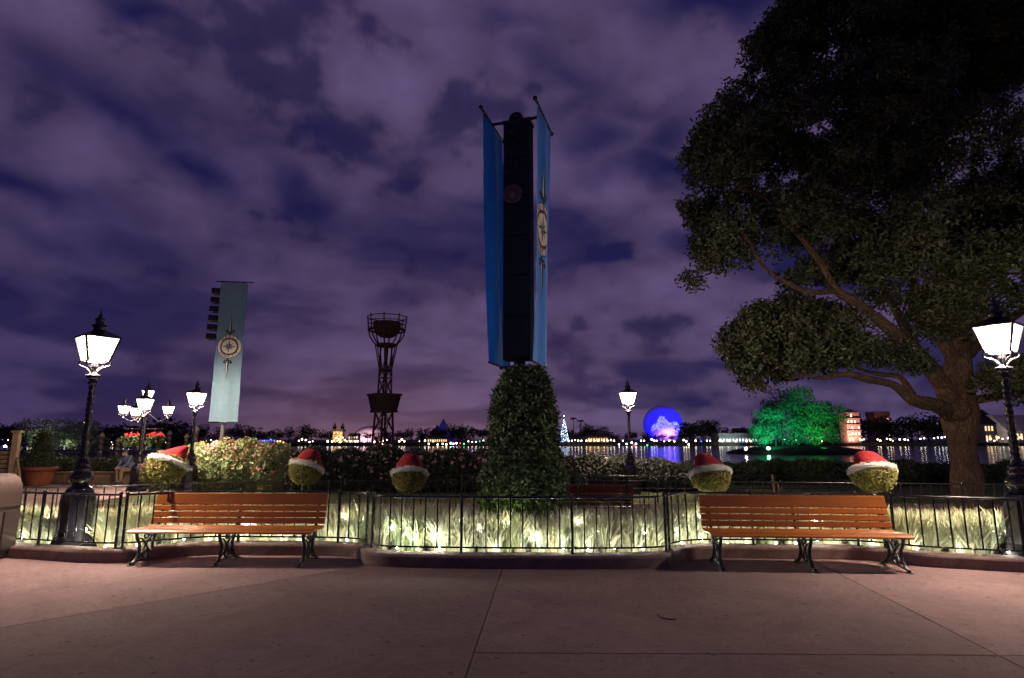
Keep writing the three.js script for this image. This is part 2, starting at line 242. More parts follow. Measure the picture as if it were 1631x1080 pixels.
structure('back_kerb', swept(back, [[-0.02, -0.1], [-0.02, 0.06], [0, 0.075], [0.12, 0.075], [0.14, 0.06], [0.14, -0.1]]), M.kerb);
{
  const a = offset(front, 0.24), b = offset(back, 0.02), poly = [...a.map(p => [p.x, p.z]), ...b.reverse().map(p => [p.x, p.z])];
  structure('planting_bed', extruded(poly, 0.055, -0.11), M.soil);
}

// ---------------------------------------------------------------- iron railings
const balusterGeo = {}, knobGeo = ball(0.018, 0, 0, 0, 8);
function railing(line, y0, bottom, top, label, group, spacing = 0.16, posts = true, rail = 0.016, thin = 0.0105, name = 'iron_railing') {
  const o = thing(name, label, 'railing', [line[0].x, y0, line[0].z], 0, group), o3 = V(line[0].x, 0, line[0].z), pts = line.map(p => p.clone().sub(o3));
  const curve = new THREE.CatmullRomCurve3(pts.length > 60 ? pts.filter((_, i) => i % 3 === 0 || i === pts.length - 1) : pts, false, 'centripetal'), L = curve.getLength(), seg = Math.max(8, Math.ceil(L / 0.08));
  const lift = h => new THREE.CatmullRomCurve3(curve.getSpacedPoints(seg).map(p => V(p.x, h, p.z)));
  part('top_rail', new THREE.TubeGeometry(lift(top), seg, rail, 8), M.iron, o);
  part('bottom_rail', new THREE.TubeGeometry(lift(bottom), seg, rail * 0.75, 6), M.iron, o);
  const n = Math.max(1, Math.round(L / spacing)), key = top - bottom + '_' + thin;
  balusterGeo[key] ??= cyl(thin, thin, top - bottom, 0, (top + bottom) / 2, 0, 6);
  for (let i = 0; i <= n; i++) {
    const p = curve.getPointAt(i / n), end = i === 0 || i === n || (posts && i % 9 === 0);
    if (end) { const q = part('post', [cyl(rail * 1.25, rail * 1.25, top, p.x, top / 2, p.z, 8), ball(rail * 1.7, p.x, top + rail, p.z, 8), cyl(rail * 2.4, rail * 2.4, 0.012, p.x, 0.006, p.z, 8)], M.iron, o); }
    else { const b = part('baluster', balusterGeo[key], M.iron, o); b.position.set(p.x, 0, p.z); }
  }
  return o;
}
const pick = (line, x0, x1) => line.filter(p => p.x >= x0 && p.x <= x1);
{
  const fl = offset(front, 0.15);
  const cuts = [[-9.4, -5.32, 'black iron railing curving past the foot of the tall lamp beside the litter bin'], [-5.27, -1.98, 'black iron railing behind the bench beside the litter bin lamp'], [-1.93, 2.03, 'black iron railing with bowed ends in front of the clipped column shrub'], [2.08, 5.05, 'black iron railing behind the brightly lit orange bench'], [5.1, 9.6, 'black iron railing curving past the tall lamp under the big tree']];
  for (const [a, b, l] of cuts) railing(pick(fl, a, b), 0.157, 0.07, 0.70, l, 'railings along the front of the bed');
  const bl = offset(back, 0.05);
  for (const [a, b, l] of [[-9.6, -3.2, 'rear iron railing of the bed along the promenade with the potted plant'], [-3.15, 3.2, 'rear iron railing of the bed behind the clipped column shrub'], [3.25, 9.6, 'rear iron railing of the bed towards the big tree']]) railing(pick(bl, a, b), 0.074, 0.08, 0.78, l, 'railings along the rear of the bed', 0.16, true, 0.013, 0.008);
  const far = []; for (let x = -1.4; x <= 9.01; x += 0.2) far.push(V(x, 0, -16.75 + 0.02 * x)); railing(far, -0.02, 0.29, 0.62, 'low dark railing on the lawn in front of the rose hedge', null, 0.16, true, 0.018, 0.007);
}

// ---------------------------------------------------------------- benches
const slatGeo = { };
function slat(w, h, d) { const k = [w, h, d].join(); return slatGeo[k] ??= box(w, h, d, 0, 0, 0, 0.009); }
function bench(name, label, pos, turn, L = 2.44, wood = M.wood) {
  const o = thing(name, label, 'bench', pos, turn);
  const put = (nm, w, h, d, y, z, rx, k) => { const m = part(nm, slat(w, h, d), wood[k], o); m.position.set(0, y, z); m.rotation.x = rx; return m; };
  // seat, front to back, gently dished
  const seat = [[0.245, 0.412, 0.45, 0.062], [0.175, 0.428, 0.10, 0.062], [0.106, 0.428, 0, 0.062], [0.037, 0.424, -0.06, 0.062], [-0.032, 0.419, -0.06, 0.062], [-0.10, 0.416, -0.03, 0.062], [-0.165, 0.425, 0.35, 0.055]];
  seat.forEach(([z, y, rx, d], i) => put('seat_slat', L, 0.026, d, y, z, rx, i % 3));
  // back, bottom to top
  const backs = [[0.497, -0.218, 0.0765], [0.578, -0.242, 0.0765], [0.660, -0.266, 0.0765], [0.780, -0.303, 0.158]];
  backs.forEach(([y, z, h], i) => put('back_slat', L, h, 0.024, y, z, -0.3, (i + 1) % 3));
  const frame = () => {
    const f = [];
    const flat = (pts, r) => { const g = tube(pts.map(p => [0, p[1], p[0]]), r, 8, pts.length * 6); g.scale(1.35, 1, 1); f.push(g); };
    flat([[0.24, 0.385], [0.225, 0.33], [0.17, 0.24], [0.165, 0.15], [0.225, 0.06], [0.29, 0.018]], 0.017);      // front leg
    flat([[-0.17, 0.40], [-0.16, 0.33], [-0.11, 0.24], [-0.115, 0.15], [-0.19, 0.06], [-0.27, 0.018]], 0.017);   // rear leg
    flat([[0.25, 0.39], [0.1, 0.402], [-0.05, 0.395], [-0.16, 0.395], [-0.215, 0.47], [-0.25, 0.58], [-0.29, 0.70], [-0.335, 0.85]], 0.016);   // seat and back bearer
    flat([[0.21, 0.33], [0.12, 0.30], [0.03, 0.22], [-0.05, 0.13], [-0.15, 0.085]], 0.011);
    flat([[-0.15, 0.33], [-0.06, 0.30], [0.03, 0.22], [0.10, 0.13], [0.20, 0.085]], 0.011);
    flat([[0.03, 0.37], [0.075, 0.335], [0.03, 0.295], [-0.015, 0.335], [0.03, 0.37]], 0.010);
    flat([[0.03, 0.16], [0.08, 0.11], [0.03, 0.065], [-0.02, 0.11], [0.03, 0.16]], 0.010);
    flat([[0.29, 0.026], [0.14, 0.045], [0.02, 0.05], [-0.12, 0.045], [-0.27, 0.026]], 0.011);
    f.push(ball(0.024, 0, 0.024, 0.295, 10), ball(0.024, 0, 0.024, -0.275, 10), ball(0.022, 0, 0.22, 0.03, 10), ball(0.018, 0, 0.862, -0.338, 8));
    f.push(box(0.055, 0.01, 0.09, 0, 0.005, 0.29, 0.002), box(0.055, 0.01, 0.09, 0, 0.005, -0.275, 0.002));
    return join(f);
  };
  const fg = slatGeo['leg'] ??= frame();
  for (const x of [-L / 2 + 0.12, 0, L / 2 - 0.12]) { const m = part('leg', fg, M.castIron, o); m.position.x = x; }
  return o;
}
const TURN = -0.054;
bench('wooden_bench', 'varnished slatted wooden bench with iron legs, between the litter bin lamp and the column shrub', [-3.79, 0, -8.20], -0.035);
bench('wooden_bench', 'brightly lit varnished slatted bench with iron legs, beside the lamp under the big tree', [3.73, 0, -7.86], -0.066);
bench('wooden_bench', 'shade-darkened wooden bench on the promenade behind the column shrub, its back to the bed', [1.25, -0.1, -11.75], Math.PI - 0.03, 2.1, M.shadedWood);

// ---------------------------------------------------------------- street lamps
const lampGlass = new THREE.MeshPhysicalMaterial({ color: lin(0.9, 0.88, 0.8), roughness: 0.12, transmission: 0.62, thickness: 0, emissive: lin(1, 0.9, 0.74), emissiveIntensity: 7, side: THREE.DoubleSide });
const bulbMat = glowMat(1, 0.88, 0.68, 40);
const LAMP_COLOUR = lin(1, 0.78, 0.60);
function lantern(o, y, s = 1) {     // square tapering lantern standing on four scrolls; y is the foot of the scrolls
  const top = 0.225 * s, bot = 0.135 * s, h = 0.36 * s, g0 = y + 0.17 * s, fr = [], q = Math.PI / 4;
  const c4 = (r, yy) => [[r, yy, r], [r, yy, -r], [-r, yy, -r], [-r, yy, r]].map(p => V(...p));
  const a = c4(bot, g0), b = c4(top, g0 + h);
  for (let i = 0; i < 4; i++) { fr.push(bar(a[i], b[i], 0.017 * s, 6), bar(a[i], a[(i + 1) % 4], 0.012 * s, 6), bar(b[i], b[(i + 1) % 4], 0.014 * s, 6)); }
  fr.push(cyl(0.05 * s, 0.035 * s, 0.10 * s, 0, g0 - 0.03 * s, 0, 10));
  part('lantern_frame', fr, M.lampIron, o);
  const sc = []; for (let i = 0; i < 4; i++) { const t = i * Math.PI / 2 + q, C = Math.cos(t), S = Math.sin(t), e = bot * 1.36; sc.push(tube([[0.05, 0], [0.075, 0.03], [0.115, 0.07], [e / s + 0.03, 0.115], [e / s + 0.035, 0.15], [e / s, 0.168]].map(p => [p[0] * s * C, y + p[1] * s, p[0] * s * S]), 0.0135 * s, 6, 18)); }
  sc.push(lathe([[0, -0.055], [0.10, -0.055], [0.105, -0.035], [0.06, -0.02], [0.05, 0.0], [0.03, 0.03], [0.042, 0.07], [0.03, 0.11], [0.045, 0.16], [0, 0.165]].map(p => [p[0] * s, p[1] * s]), 16, 0, y, 0));
  part('scroll_bracket', sc, M.lampIron, o);
  for (let i = 0; i < 4; i++) {
    const i2 = (i + 1) % 4, k = 0.965, p = [a[i], a[i2], b[i2], b[i]].map(v => V(v.x * k, v.y, v.z * k)), g = new THREE.BufferGeometry();
    g.setAttribute('position', new THREE.Float32BufferAttribute([p[0], p[1], p[2], p[0], p[2], p[3]].flatMap(v => [v.x, v.y, v.z]), 3)); g.computeVertexNormals(); const m = part('lantern_glass', g, lampGlass, o); m.castShadow = false;
  }
  const roof = move(new THREE.CylinderGeometry(0.075 * s, 0.345 * s, 0.12 * s, 4, 1), 0, g0 + h + 0.068 * s, 0, 0, q, 0);
  const rf = part('lantern_roof', [roof, cyl(0.075 * s, 0.085 * s, 0.05 * s, 0, g0 + h + 0.15 * s, 0, 12)], M.lampIron, o);
  part('finial', lathe([[0, 0], [0.10, 0], [0.10, 0.02], [0.06, 0.035], [0.055, 0.09], [0.075, 0.10], [0.045, 0.135], [0.02, 0.15], [0.03, 0.175], [0.012, 0.20], [0.006, 0.26], [0, 0.265]].map(p => [p[0] * s, p[1] * s]), 14, 0, g0 + h + 0.175 * s, 0), M.lampIron, rf);
  part('bulb', ball(0.055 * s, 0, g0 + 0.17 * s, 0, 10), bulbMat, o);
  const l = new THREE.PointLight(LAMP_COLOUR, 1, 0, 2); l.position.set(0, g0 + 0.17 * s, 0); l.castShadow = true; l.shadow.radius = 5; l.name = 'lamp_glow'; o.add(l);
  // spot added in each lantern to brighten the ground close round the post
  const d = new THREE.SpotLight(LAMP_COLOUR, 1, 0, 1.15, 1, 2); d.position.set(0, g0 + 0.17 * s, 0); d.target.position.set(0, 0, 0); d.castShadow = true; d.shadow.radius = 5; d.name = 'added_lamp_downlight'; o.add(d, d.target);
  return { set intensity(cd) { l.intensity = cd * 0.60; d.intensity = cd * 1.35; } };
}
function streetLamp(label, pos, turn, cd, group) {
  const o = thing('street_lamp', label, 'street lamp', pos, turn, group);
  // fluted eight-sided pedestal
  const ped = [[0.0, 0], [0.31, 0], [0.31, 0.05], [0.30, 0.09], [0.27, 0.13], [0.245, 0.19], [0.232, 0.24], [0.228, 0.68], [0.215, 0.76], [0.17, 0.84], [0.115, 0.88], [0.10, 0.92]];
  part('pedestal', plain(lathe(ped, 8).toNonIndexed()), M.lampIron, o).geometry.computeVertexNormals();
  part('turned_neck', lathe([[0.10, 0.90], [0.125, 0.925], [0.15, 0.965], [0.155, 1.0], [0.13, 1.05], [0.09, 1.09], [0.115, 1.11], [0.115, 1.135], [0.08, 1.16], [0.10, 1.18], [0.10, 1.20], [0.065, 1.23], [0.06, 1.3]], 20), M.lampIron, o);
  const sh = [cyl(0.047, 0.036, 1.14, 0, 1.84, 0, 12)];
  for (let k = 0; k < 3; k++) { const p = []; for (let i = 0; i <= 60; i++) { const t = i / 60, a = t * Math.PI * 9 + k * 2.094, r = 0.047 - 0.011 * t; p.push([Math.cos(a) * r, 1.29 + t * 1.08, Math.sin(a) * r]); } sh.push(tube(p, 0.010, 5, 120)); }
  part('twisted_shaft', sh, M.lampIron, o);
  part('collar', lathe([[0.036, 2.34], [0.06, 2.36], [0.065, 2.39], [0.045, 2.41], [0.055, 2.43], [0.09, 2.45], [0.09, 2.475], [0, 2.48]], 18), M.lampIron, o);
  lantern(o, 2.53).intensity = cd;
  return o;
}
const I0 = 84;
streetLamp('tall black lamp with twisted shaft in the bed beside the litter bin', [-6.27, 0.055, -8.78], 0.93, I0);
streetLamp('tall black lamp with twisted shaft under the big tree', [6.60, 0.055, -7.86], 0.62, I0);
streetLamp('black lamp standing in the pink flowering rose bushes', [-9.95, -0.02, -18.6], 0.05, I0 * 1.35);
streetLamp('black lamp standing on the lawn by the dark hedge, near the blue globe', [3.62, -0.02, -18.4], 0.1, I0 * 0.8);
streetLamp('black lamp on the promenade beside the seated person', [-12.55, -0.1, -20.2], 0.3, I0 * 0.8);
{
  // a post with several lanterns and hanging flower baskets
  const o = thing('cluster_lamp', 'tall post with four lanterns and hanging baskets of red flowers', 'street lamp', [-17.3, -0.11, -28], 0.2);
  part('post', [lathe([[0, 0], [0.28, 0], [0.26, 0.3], [0.18, 0.8], [0.12, 0.95], [0.08, 1.1], [0.06, 3.3], [0.05, 3.45], [0, 3.5]], 14)], M.lampIron, o);
  part('cross_arm', [tube([[-0.95, 2.72, 0], [-0.6, 2.55, 0], [-0.2, 2.85, 0], [0, 2.95, 0], [0.2, 2.85, 0], [0.6, 2.55, 0], [0.95, 2.72, 0]], 0.03, 8, 40), bar([-0.95, 2.2, 0], [0.95, 2.2, 0], 0.02), tube([[0, 2.95, 0], [-0.05, 2.8, 0.3], [-0.1, 2.45, 0.6], [-0.1, 2.58, 0.9]], 0.03, 8, 20), bar([-0.5, 2.2, 0], [-0.5, 1.95, 0], 0.012), bar([0.5, 2.2, 0], [0.5, 1.95, 0], 0.012)], M.lampIron, o);
  const mk = (x, y, z = 0) => { const h = new THREE.Group(); h.name = 'lantern'; h.position.set(x, 0, z); o.add(h); lantern(h, y, 0.95).intensity = I0 * 0.35; };
  mk(-0.95, 2.76); mk(0.95, 2.76); mk(0, 3.5); mk(-0.1, 2.62, 0.9);
  for (const x of [-0.5, 0.5]) {
    const b = part('hanging_basket', lathe([[0, 1.5], [0.18, 1.55], [0.28, 1.7], [0.3, 1.8], [0, 1.8]], 14, x, 0, 0), M.soil, o), f = [], r = [];
    for (let i = 0; i < 60; i++) { const a = rr(0, 6.28), q = rr(0.1, 0.42); f.push([x + Math.cos(a) * q, 1.78 + rr(-0.28, 0.1) - q * 0.2, Math.sin(a) * q, rr(0.8, 1.2), tone(0.07, 0.12, 0.03)]); }
    for (let i = 0; i < 45; i++) { const a = rr(0, 6.28), q = rr(0, 0.4); r.push([x + Math.cos(a) * q, 1.92 + rr(-0.03, 0.08) - q * 0.1, Math.sin(a) * q, rr(0.8, 1.2), tone(0.6, 0.02, 0.03, 0.2)]); }
    scatter('basket_foliage', spray(14, 0.1, 0.05, 0.1, 77), M.leaf, f, o); scatter('red_blossoms', spray(10, 0.06, 0.06, 0.05, 78), M.leaf, r, o);
  }
}
streetLamp('lamp beyond the low promenade wall, near the floodlit pale trees', [-33.2, -0.11, -46.5], 0.4, I0 * 0.6);

// ---------------------------------------------------------------- banner pylons
function emblemTexture() {
  const c = document.createElement('canvas'); c.width = 512; c.height = 1536; const g = c.getContext('2d'); g.clearRect(0, 0, 512, 1536);
  const cx = 256, cy = 768, ink = '#1b1620', cream = '#c8c8c4', red = '#4a1f28';
  const spear = s => { g.save(); g.translate(cx, cy); g.scale(1, s); g.fillStyle = ink; g.beginPath(); g.moveTo(0, -700); g.lineTo(-34, -330); g.lineTo(-12, -250); g.lineTo(12, -250); g.lineTo(34, -330); g.closePath(); g.fill(); g.fillStyle = cream; g.beginPath(); g.moveTo(0, -650); g.lineTo(-22, -345); g.lineTo(0, -300); g.closePath(); g.fill(); g.fillStyle = ink; for (const x of [-62, 62]) { g.beginPath(); g.arc(x, -330, 26, 0, 7); g.fill(); } g.fillRect(-70, -300, 140, 20); g.restore(); };
  spear(1); spear(-1);
  g.fillStyle = ink; g.beginPath(); g.arc(cx, cy, 250, 0, 7); g.fill();
  g.fillStyle = cream; g.beginPath(); g.arc(cx, cy, 240, 0, 7); g.fill();
  g.fillStyle = red; g.beginPath(); g.arc(cx, cy, 182, 0, 7); g.fill();
  g.fillStyle = '#c9c4b8'; g.beginPath(); g.arc(cx, cy, 148, 0, 7); g.fill();
  // lettering round the ring
  const arc = (t, mid, step, flip) => { [...t].forEach((ch, i) => { const a = mid + (i - (t.length - 1) / 2) * step * (flip ? -1 : 1); g.save(); g.translate(cx + Math.cos(a) * 210, cy + Math.sin(a) * 210); g.rotate(a + (flip ? -Math.PI / 2 : Math.PI / 2)); g.font = 'bold 74px serif'; g.textAlign = 'center'; g.textBaseline = 'middle'; g.lineWidth = 5; g.fillStyle = ink; g.fillText(ch, 0, 0); g.restore(); }); };
  arc('WORLD', -Math.PI / 2, 0.36, false); arc('SHOWCASE', Math.PI / 2, 0.27, true);
  // compass star
  const star = (n, r, off, w) => { for (let i = 0; i < n; i++) { const a = i * 2 * Math.PI / n + off; for (const s of [-1, 1]) { g.fillStyle = s > 0 ? ink : '#7b7f8c'; g.beginPath(); g.moveTo(cx, cy); g.lineTo(cx + Math.cos(a) * r, cy + Math.sin(a) * r); g.lineTo(cx + Math.cos(a + s * Math.PI / n) * w, cy + Math.sin(a + s * Math.PI / n) * w); g.closePath(); g.fill(); } } };
  star(4, 96, Math.PI / 4, 30); star(4, 142, -Math.PI / 2, 36);
  const t = new THREE.CanvasTexture(c); t.colorSpace = THREE.SRGBColorSpace; return t;
}
const emblemMap = emblemTexture();
function clothSheet(w, h, wave, seed, x0 = -w / 2, x1 = w / 2, y0 = 0, y1 = h, off = 0) {     // hangs in the x-y plane, foot at y = 0
  const nx = 24, ny = 60, pos = [], uv = [], idx = [];
  for (let j = 0; j <= ny; j++) for (let i = 0; i <= nx; i++) {
    const x = x0 + (x1 - x0) * i / nx, y = y0 + (y1 - y0) * j / ny, z = wave * (Math.sin(x * 9 / w + seed + y * 0.35) * 0.45 + (fbm(x * 2.2 / w + seed, y * 0.55, seed) - 0.5) * 2.4) * Math.min(1, 0.25 + (h - y) * 0.4) * Math.min(1, 0.35 + y * 0.4);
    pos.push(x, y, z + off); uv.push(i / nx, j / ny);
  }
  for (let j = 0; j < ny; j++) for (let i = 0; i < nx; i++) { const a = j * (nx + 1) + i, b = a + nx + 1; idx.push(a, a + 1, b, b, a + 1, b + 1); }
  const g = new THREE.BufferGeometry(); g.setAttribute('position', new THREE.Float32BufferAttribute(pos, 3)); g.setAttribute('uv', new THREE.Float32BufferAttribute(uv, 2)); g.setIndex(idx); g.computeVertexNormals(); return g;
}
const weave = texture(256, 256, (u, v) => { const k = 0.84 + 0.1 * hash3(u * 256 | 0, 3, 1) + 0.1 * hash3(4, v * 256 | 0, 2) + 0.14 * (tiled(u, v, 8, 4, 4) - 0.5); return [k, k, k]; }, true);
const clothMat = phys(lin(0.02, 0.24, 0.85), 0.75, { side: THREE.DoubleSide, map: scaled(weave, 2, 8), transmission: 0.28, thickness: 0 });
const paleCloth = phys(lin(0.17, 0.30, 0.42), 0.75, { side: THREE.DoubleSide, map: scaled(weave, 2, 8), transmission: 0.2, thickness: 0 });
const printMat = std(0xffffff, 0.8, { map: emblemMap, side: THREE.DoubleSide, alphaTest: 0.5 });
function banner(o, mat, w, h, y, turn, x, z, seed, emblemSide, tilt = 0) {
  const b = part('banner', clothSheet(w, h, 0.085, seed), mat, o); b.position.set(x, y, z); b.rotation.order = 'ZYX'; b.rotation.y = turn; b.rotation.z = tilt;
  if (emblemSide) { const ew = w * 0.92, e = part('emblem', clothSheet(w, h, 0.085, seed, -ew / 2, ew / 2, h * 0.5 - ew * 1.5 + h * 0.03, h * 0.5 + ew * 1.5 + h * 0.03, 0.006 * emblemSide), printMat, b); if (emblemSide < 0) e.geometry.attributes.uv.array.forEach((v, i, a) => { if (i % 2 === 0) a[i] = 1 - v; }); }
  return b;
}
{
  const o = thing('banner_pylon', 'tall black loudspeaker pylon with two blue banners, rising out of the clipped column shrub', 'banner pylon', [0.12, 0.055, -9.75], -0.295), by = 2.76, ty = 7.16;
  part('mast', [cyl(0.075, 0.06, 7.1, 0, 3.55, -0.05, 14), cyl(0.14, 0.14, 0.03, 0, 0.015, -0.05, 14)], M.iron, o);
  const cabinet = part('speaker_cabinet', [box(0.47, 4.28, 0.30, 0, 4.98, 0.02, 0.012)], std(lin(0.011, 0.010, 0.013), 0.85, { bumpMap: scaled(grit, 6), bumpScale: 0.003 }), o);
  part('cabinet_crest', [move(new THREE.CylinderGeometry(0.13, 0.13, 0.34, 20), 0, 7.12, 0.02, Math.PI / 2, 0, 0), box(0.51, 0.05, 0.33, 0, 7.1, 0.02, 0.01)], M.iron, cabinet);
  for (const [x, y, r] of [[-0.06, 6.75, 0.12], [-0.08, 6.22, 0.11]]) part('speaker_horn', [move(new THREE.TorusGeometry(r, 0.025, 8, 24), x, y, 0.2), move(new THREE.ConeGeometry(r, 0.1, 20, 1, true), x, y, 0.16, -Math.PI / 2, 0, 0)], M.iron, cabinet);
  for (let i = 0; i < 6; i++) part('grille_panel', box(0.43, 0.67, 0.014, 0, 3.22 + i * 0.703, 0.176, 0.005), std(lin(0.013, 0.012, 0.015), 0.6, { bumpMap: scaled(grit, 14), bumpScale: 0.006 }), cabinet);
  const med = part('medallion', [move(new THREE.TorusGeometry(0.15, 0.022, 8, 28), -0.05, 5.72, 0.2), move(new THREE.CylinderGeometry(0.15, 0.15, 0.02, 24), -0.05, 5.72, 0.195, Math.PI / 2, 0, 0), ball(0.07, -0.05, 5.72, 0.2, 12)], phys(lin(0.30, 0.16, 0.12), 0.35, { metalness: 0.6, bumpMap: scaled(grit, 8), bumpScale: 0.01 }), cabinet);
  const LX = -0.49, RX = 0.47, LB = -0.34, RB = 0.36;
  part('top_arm', [bar([LX, ty + 0.03, 0], [RX, ty + 0.03, 0], 0.028, 8), bar([LX, ty, -0.56], [LX, ty, 0.62], 0.024, 8), bar([RX, ty, -0.56], [RX, ty, 0.62], 0.024, 8), ...[LX, RX].flatMap(x => [-0.58, 0.64].map(z => ball(0.042, x, ty, z, 10)))], M.iron, o);
  part('bottom_arm', [bar([LB, by - 0.03, 0], [RB, by - 0.03, 0], 0.028, 8), bar([LB, by, -0.54], [LB, by, 0.56], 0.018, 8), bar([RB, by, -0.54], [RB, by, 0.56], 0.018, 8), cyl(0.1, 0.1, 0.1, 0, by + 0.02, -0.03, 12)], M.iron, o);
  banner(o, clothMat, 1.04, ty - by, by, -Math.PI / 2, LB, 0.0, 3.1, 0, (LB - LX) / (ty - by));
  banner(o, clothMat, 1.04, ty - by, by, Math.PI / 2, RB, 0.0, 5.7, 1, (RB - RX) / (ty - by));
}
{
  const o = thing('banner_pylon', 'pale blue compass banner on a pole beyond the rose bushes, loudspeakers at its edge', 'banner pylon', [-10.02, -0.11, -20.6], 0.12), by = 2.3, ty = 7.3;
  part('mast', [cyl(0.07, 0.06, 7.4, -0.1, 3.7, -0.3, 12), cyl(0.14, 0.14, 0.03, -0.1, 0.015, -0.3, 12)], std(lin(0.12, 0.12, 0.13), 0.6), o);
  part('top_arm', [bar([-0.62, ty + 0.02, 0], [0.66, ty + 0.02, 0], 0.02, 8), bar([-0.1, ty + 0.02, 0], [-0.1, ty + 0.02, -0.3], 0.025, 8)], M.iron, o);
  part('bottom_arm', [bar([-0.5, by, 0], [0.5, by, 0], 0.02, 8), bar([-0.1, by, 0], [-0.1, by, -0.3], 0.025, 8)], M.iron, o);
  banner(o, paleCloth, 0.95, ty - by, by, 0, 0, 0, 1.3, 1);
  for (let i = 0; i < 6; i++) part('loudspeaker', [box(0.42, 0.20, 0.4, -0.62 - i * 0.012, 7.02 - i * 0.335, -0.35, 0.015, 0, 0, -0.03), bar([-0.62, 7.02 - i * 0.335, -0.35], [-0.1, 7.02 - i * 0.335, -0.3], 0.03)], M.iron, o);
}

// ---------------------------------------------------------------- planting: column shrub, topiary balls, roses, grasses
{
  const o = thing('column_shrub', 'tall clipped evergreen column shrub spreading at its foot, under the two blue banners', 'shrub', [0.2, 0.055, -9.62]);
  const rad = (y, a) => { const base = y < 0.95 ? 0.66 - 0.02 * y : 0.64 - 0.12 * Math.min(1, (y - 0.95) / 0.25), top = y > 1.85 ? 1 - 0.52 * Math.pow((y - 1.85) / 0.83, 2) : 1; return base * Math.max(0.05, top) * (0.80 + 0.38 * fbm(Math.cos(a) * 1.6 + 5, y * 1.8, Math.sin(a) * 1.6 + 2, 3)); };
  const prof = []; for (let i = 0; i <= 20; i++) { const y = 0.05 + 2.45 * i / 20; prof.push([rad(y, 0) * 0.55 + 0.02, y]); } prof.push([0, 2.52]); prof.unshift([0, 0.05]);
  part('dark_filler_core', lathe(prof, 12), M.core, o);  // not real branches: a dark filler added to block light between the leaves
  part('stem', cyl(0.06, 0.05, 0.3, 0, 0.1, 0, 8), M.darkBark, o);
  const s = []; for (let i = 0; i < 5200; i++) { const y = rr(0.04, 2.68), a = rr(0, 6.283), r = rad(y, a) * (1 - 0.42 * Math.pow(R(), 1.6)); s.push([Math.cos(a) * r, y, Math.sin(a) * r, rr(0.75, 1.25), tone(0.062, 0.098, 0.034, 0.4)]); }
  scatter('foliage', spray(9, 0.075, 0.034, 0.055, 11, -0.15), M.leaf, s, o);
  const f = []; for (let i = 0; i < 150; i++) { const a = rr(2.6, 5.2), y = rr(0.2, 0.7); f.push([Math.cos(a) * 0.64, y, -Math.sin(a) * 0.64, 1.25, tone(0.12, 0.22, 0.03, 0.3)]); }
  scatter('green_lit_leaves', spray(7, 0.09, 0.04, 0.06, 13, -0.3), M.leaf, f, o);  // extra greener leaves: green light at the foot put into leaf colour
}
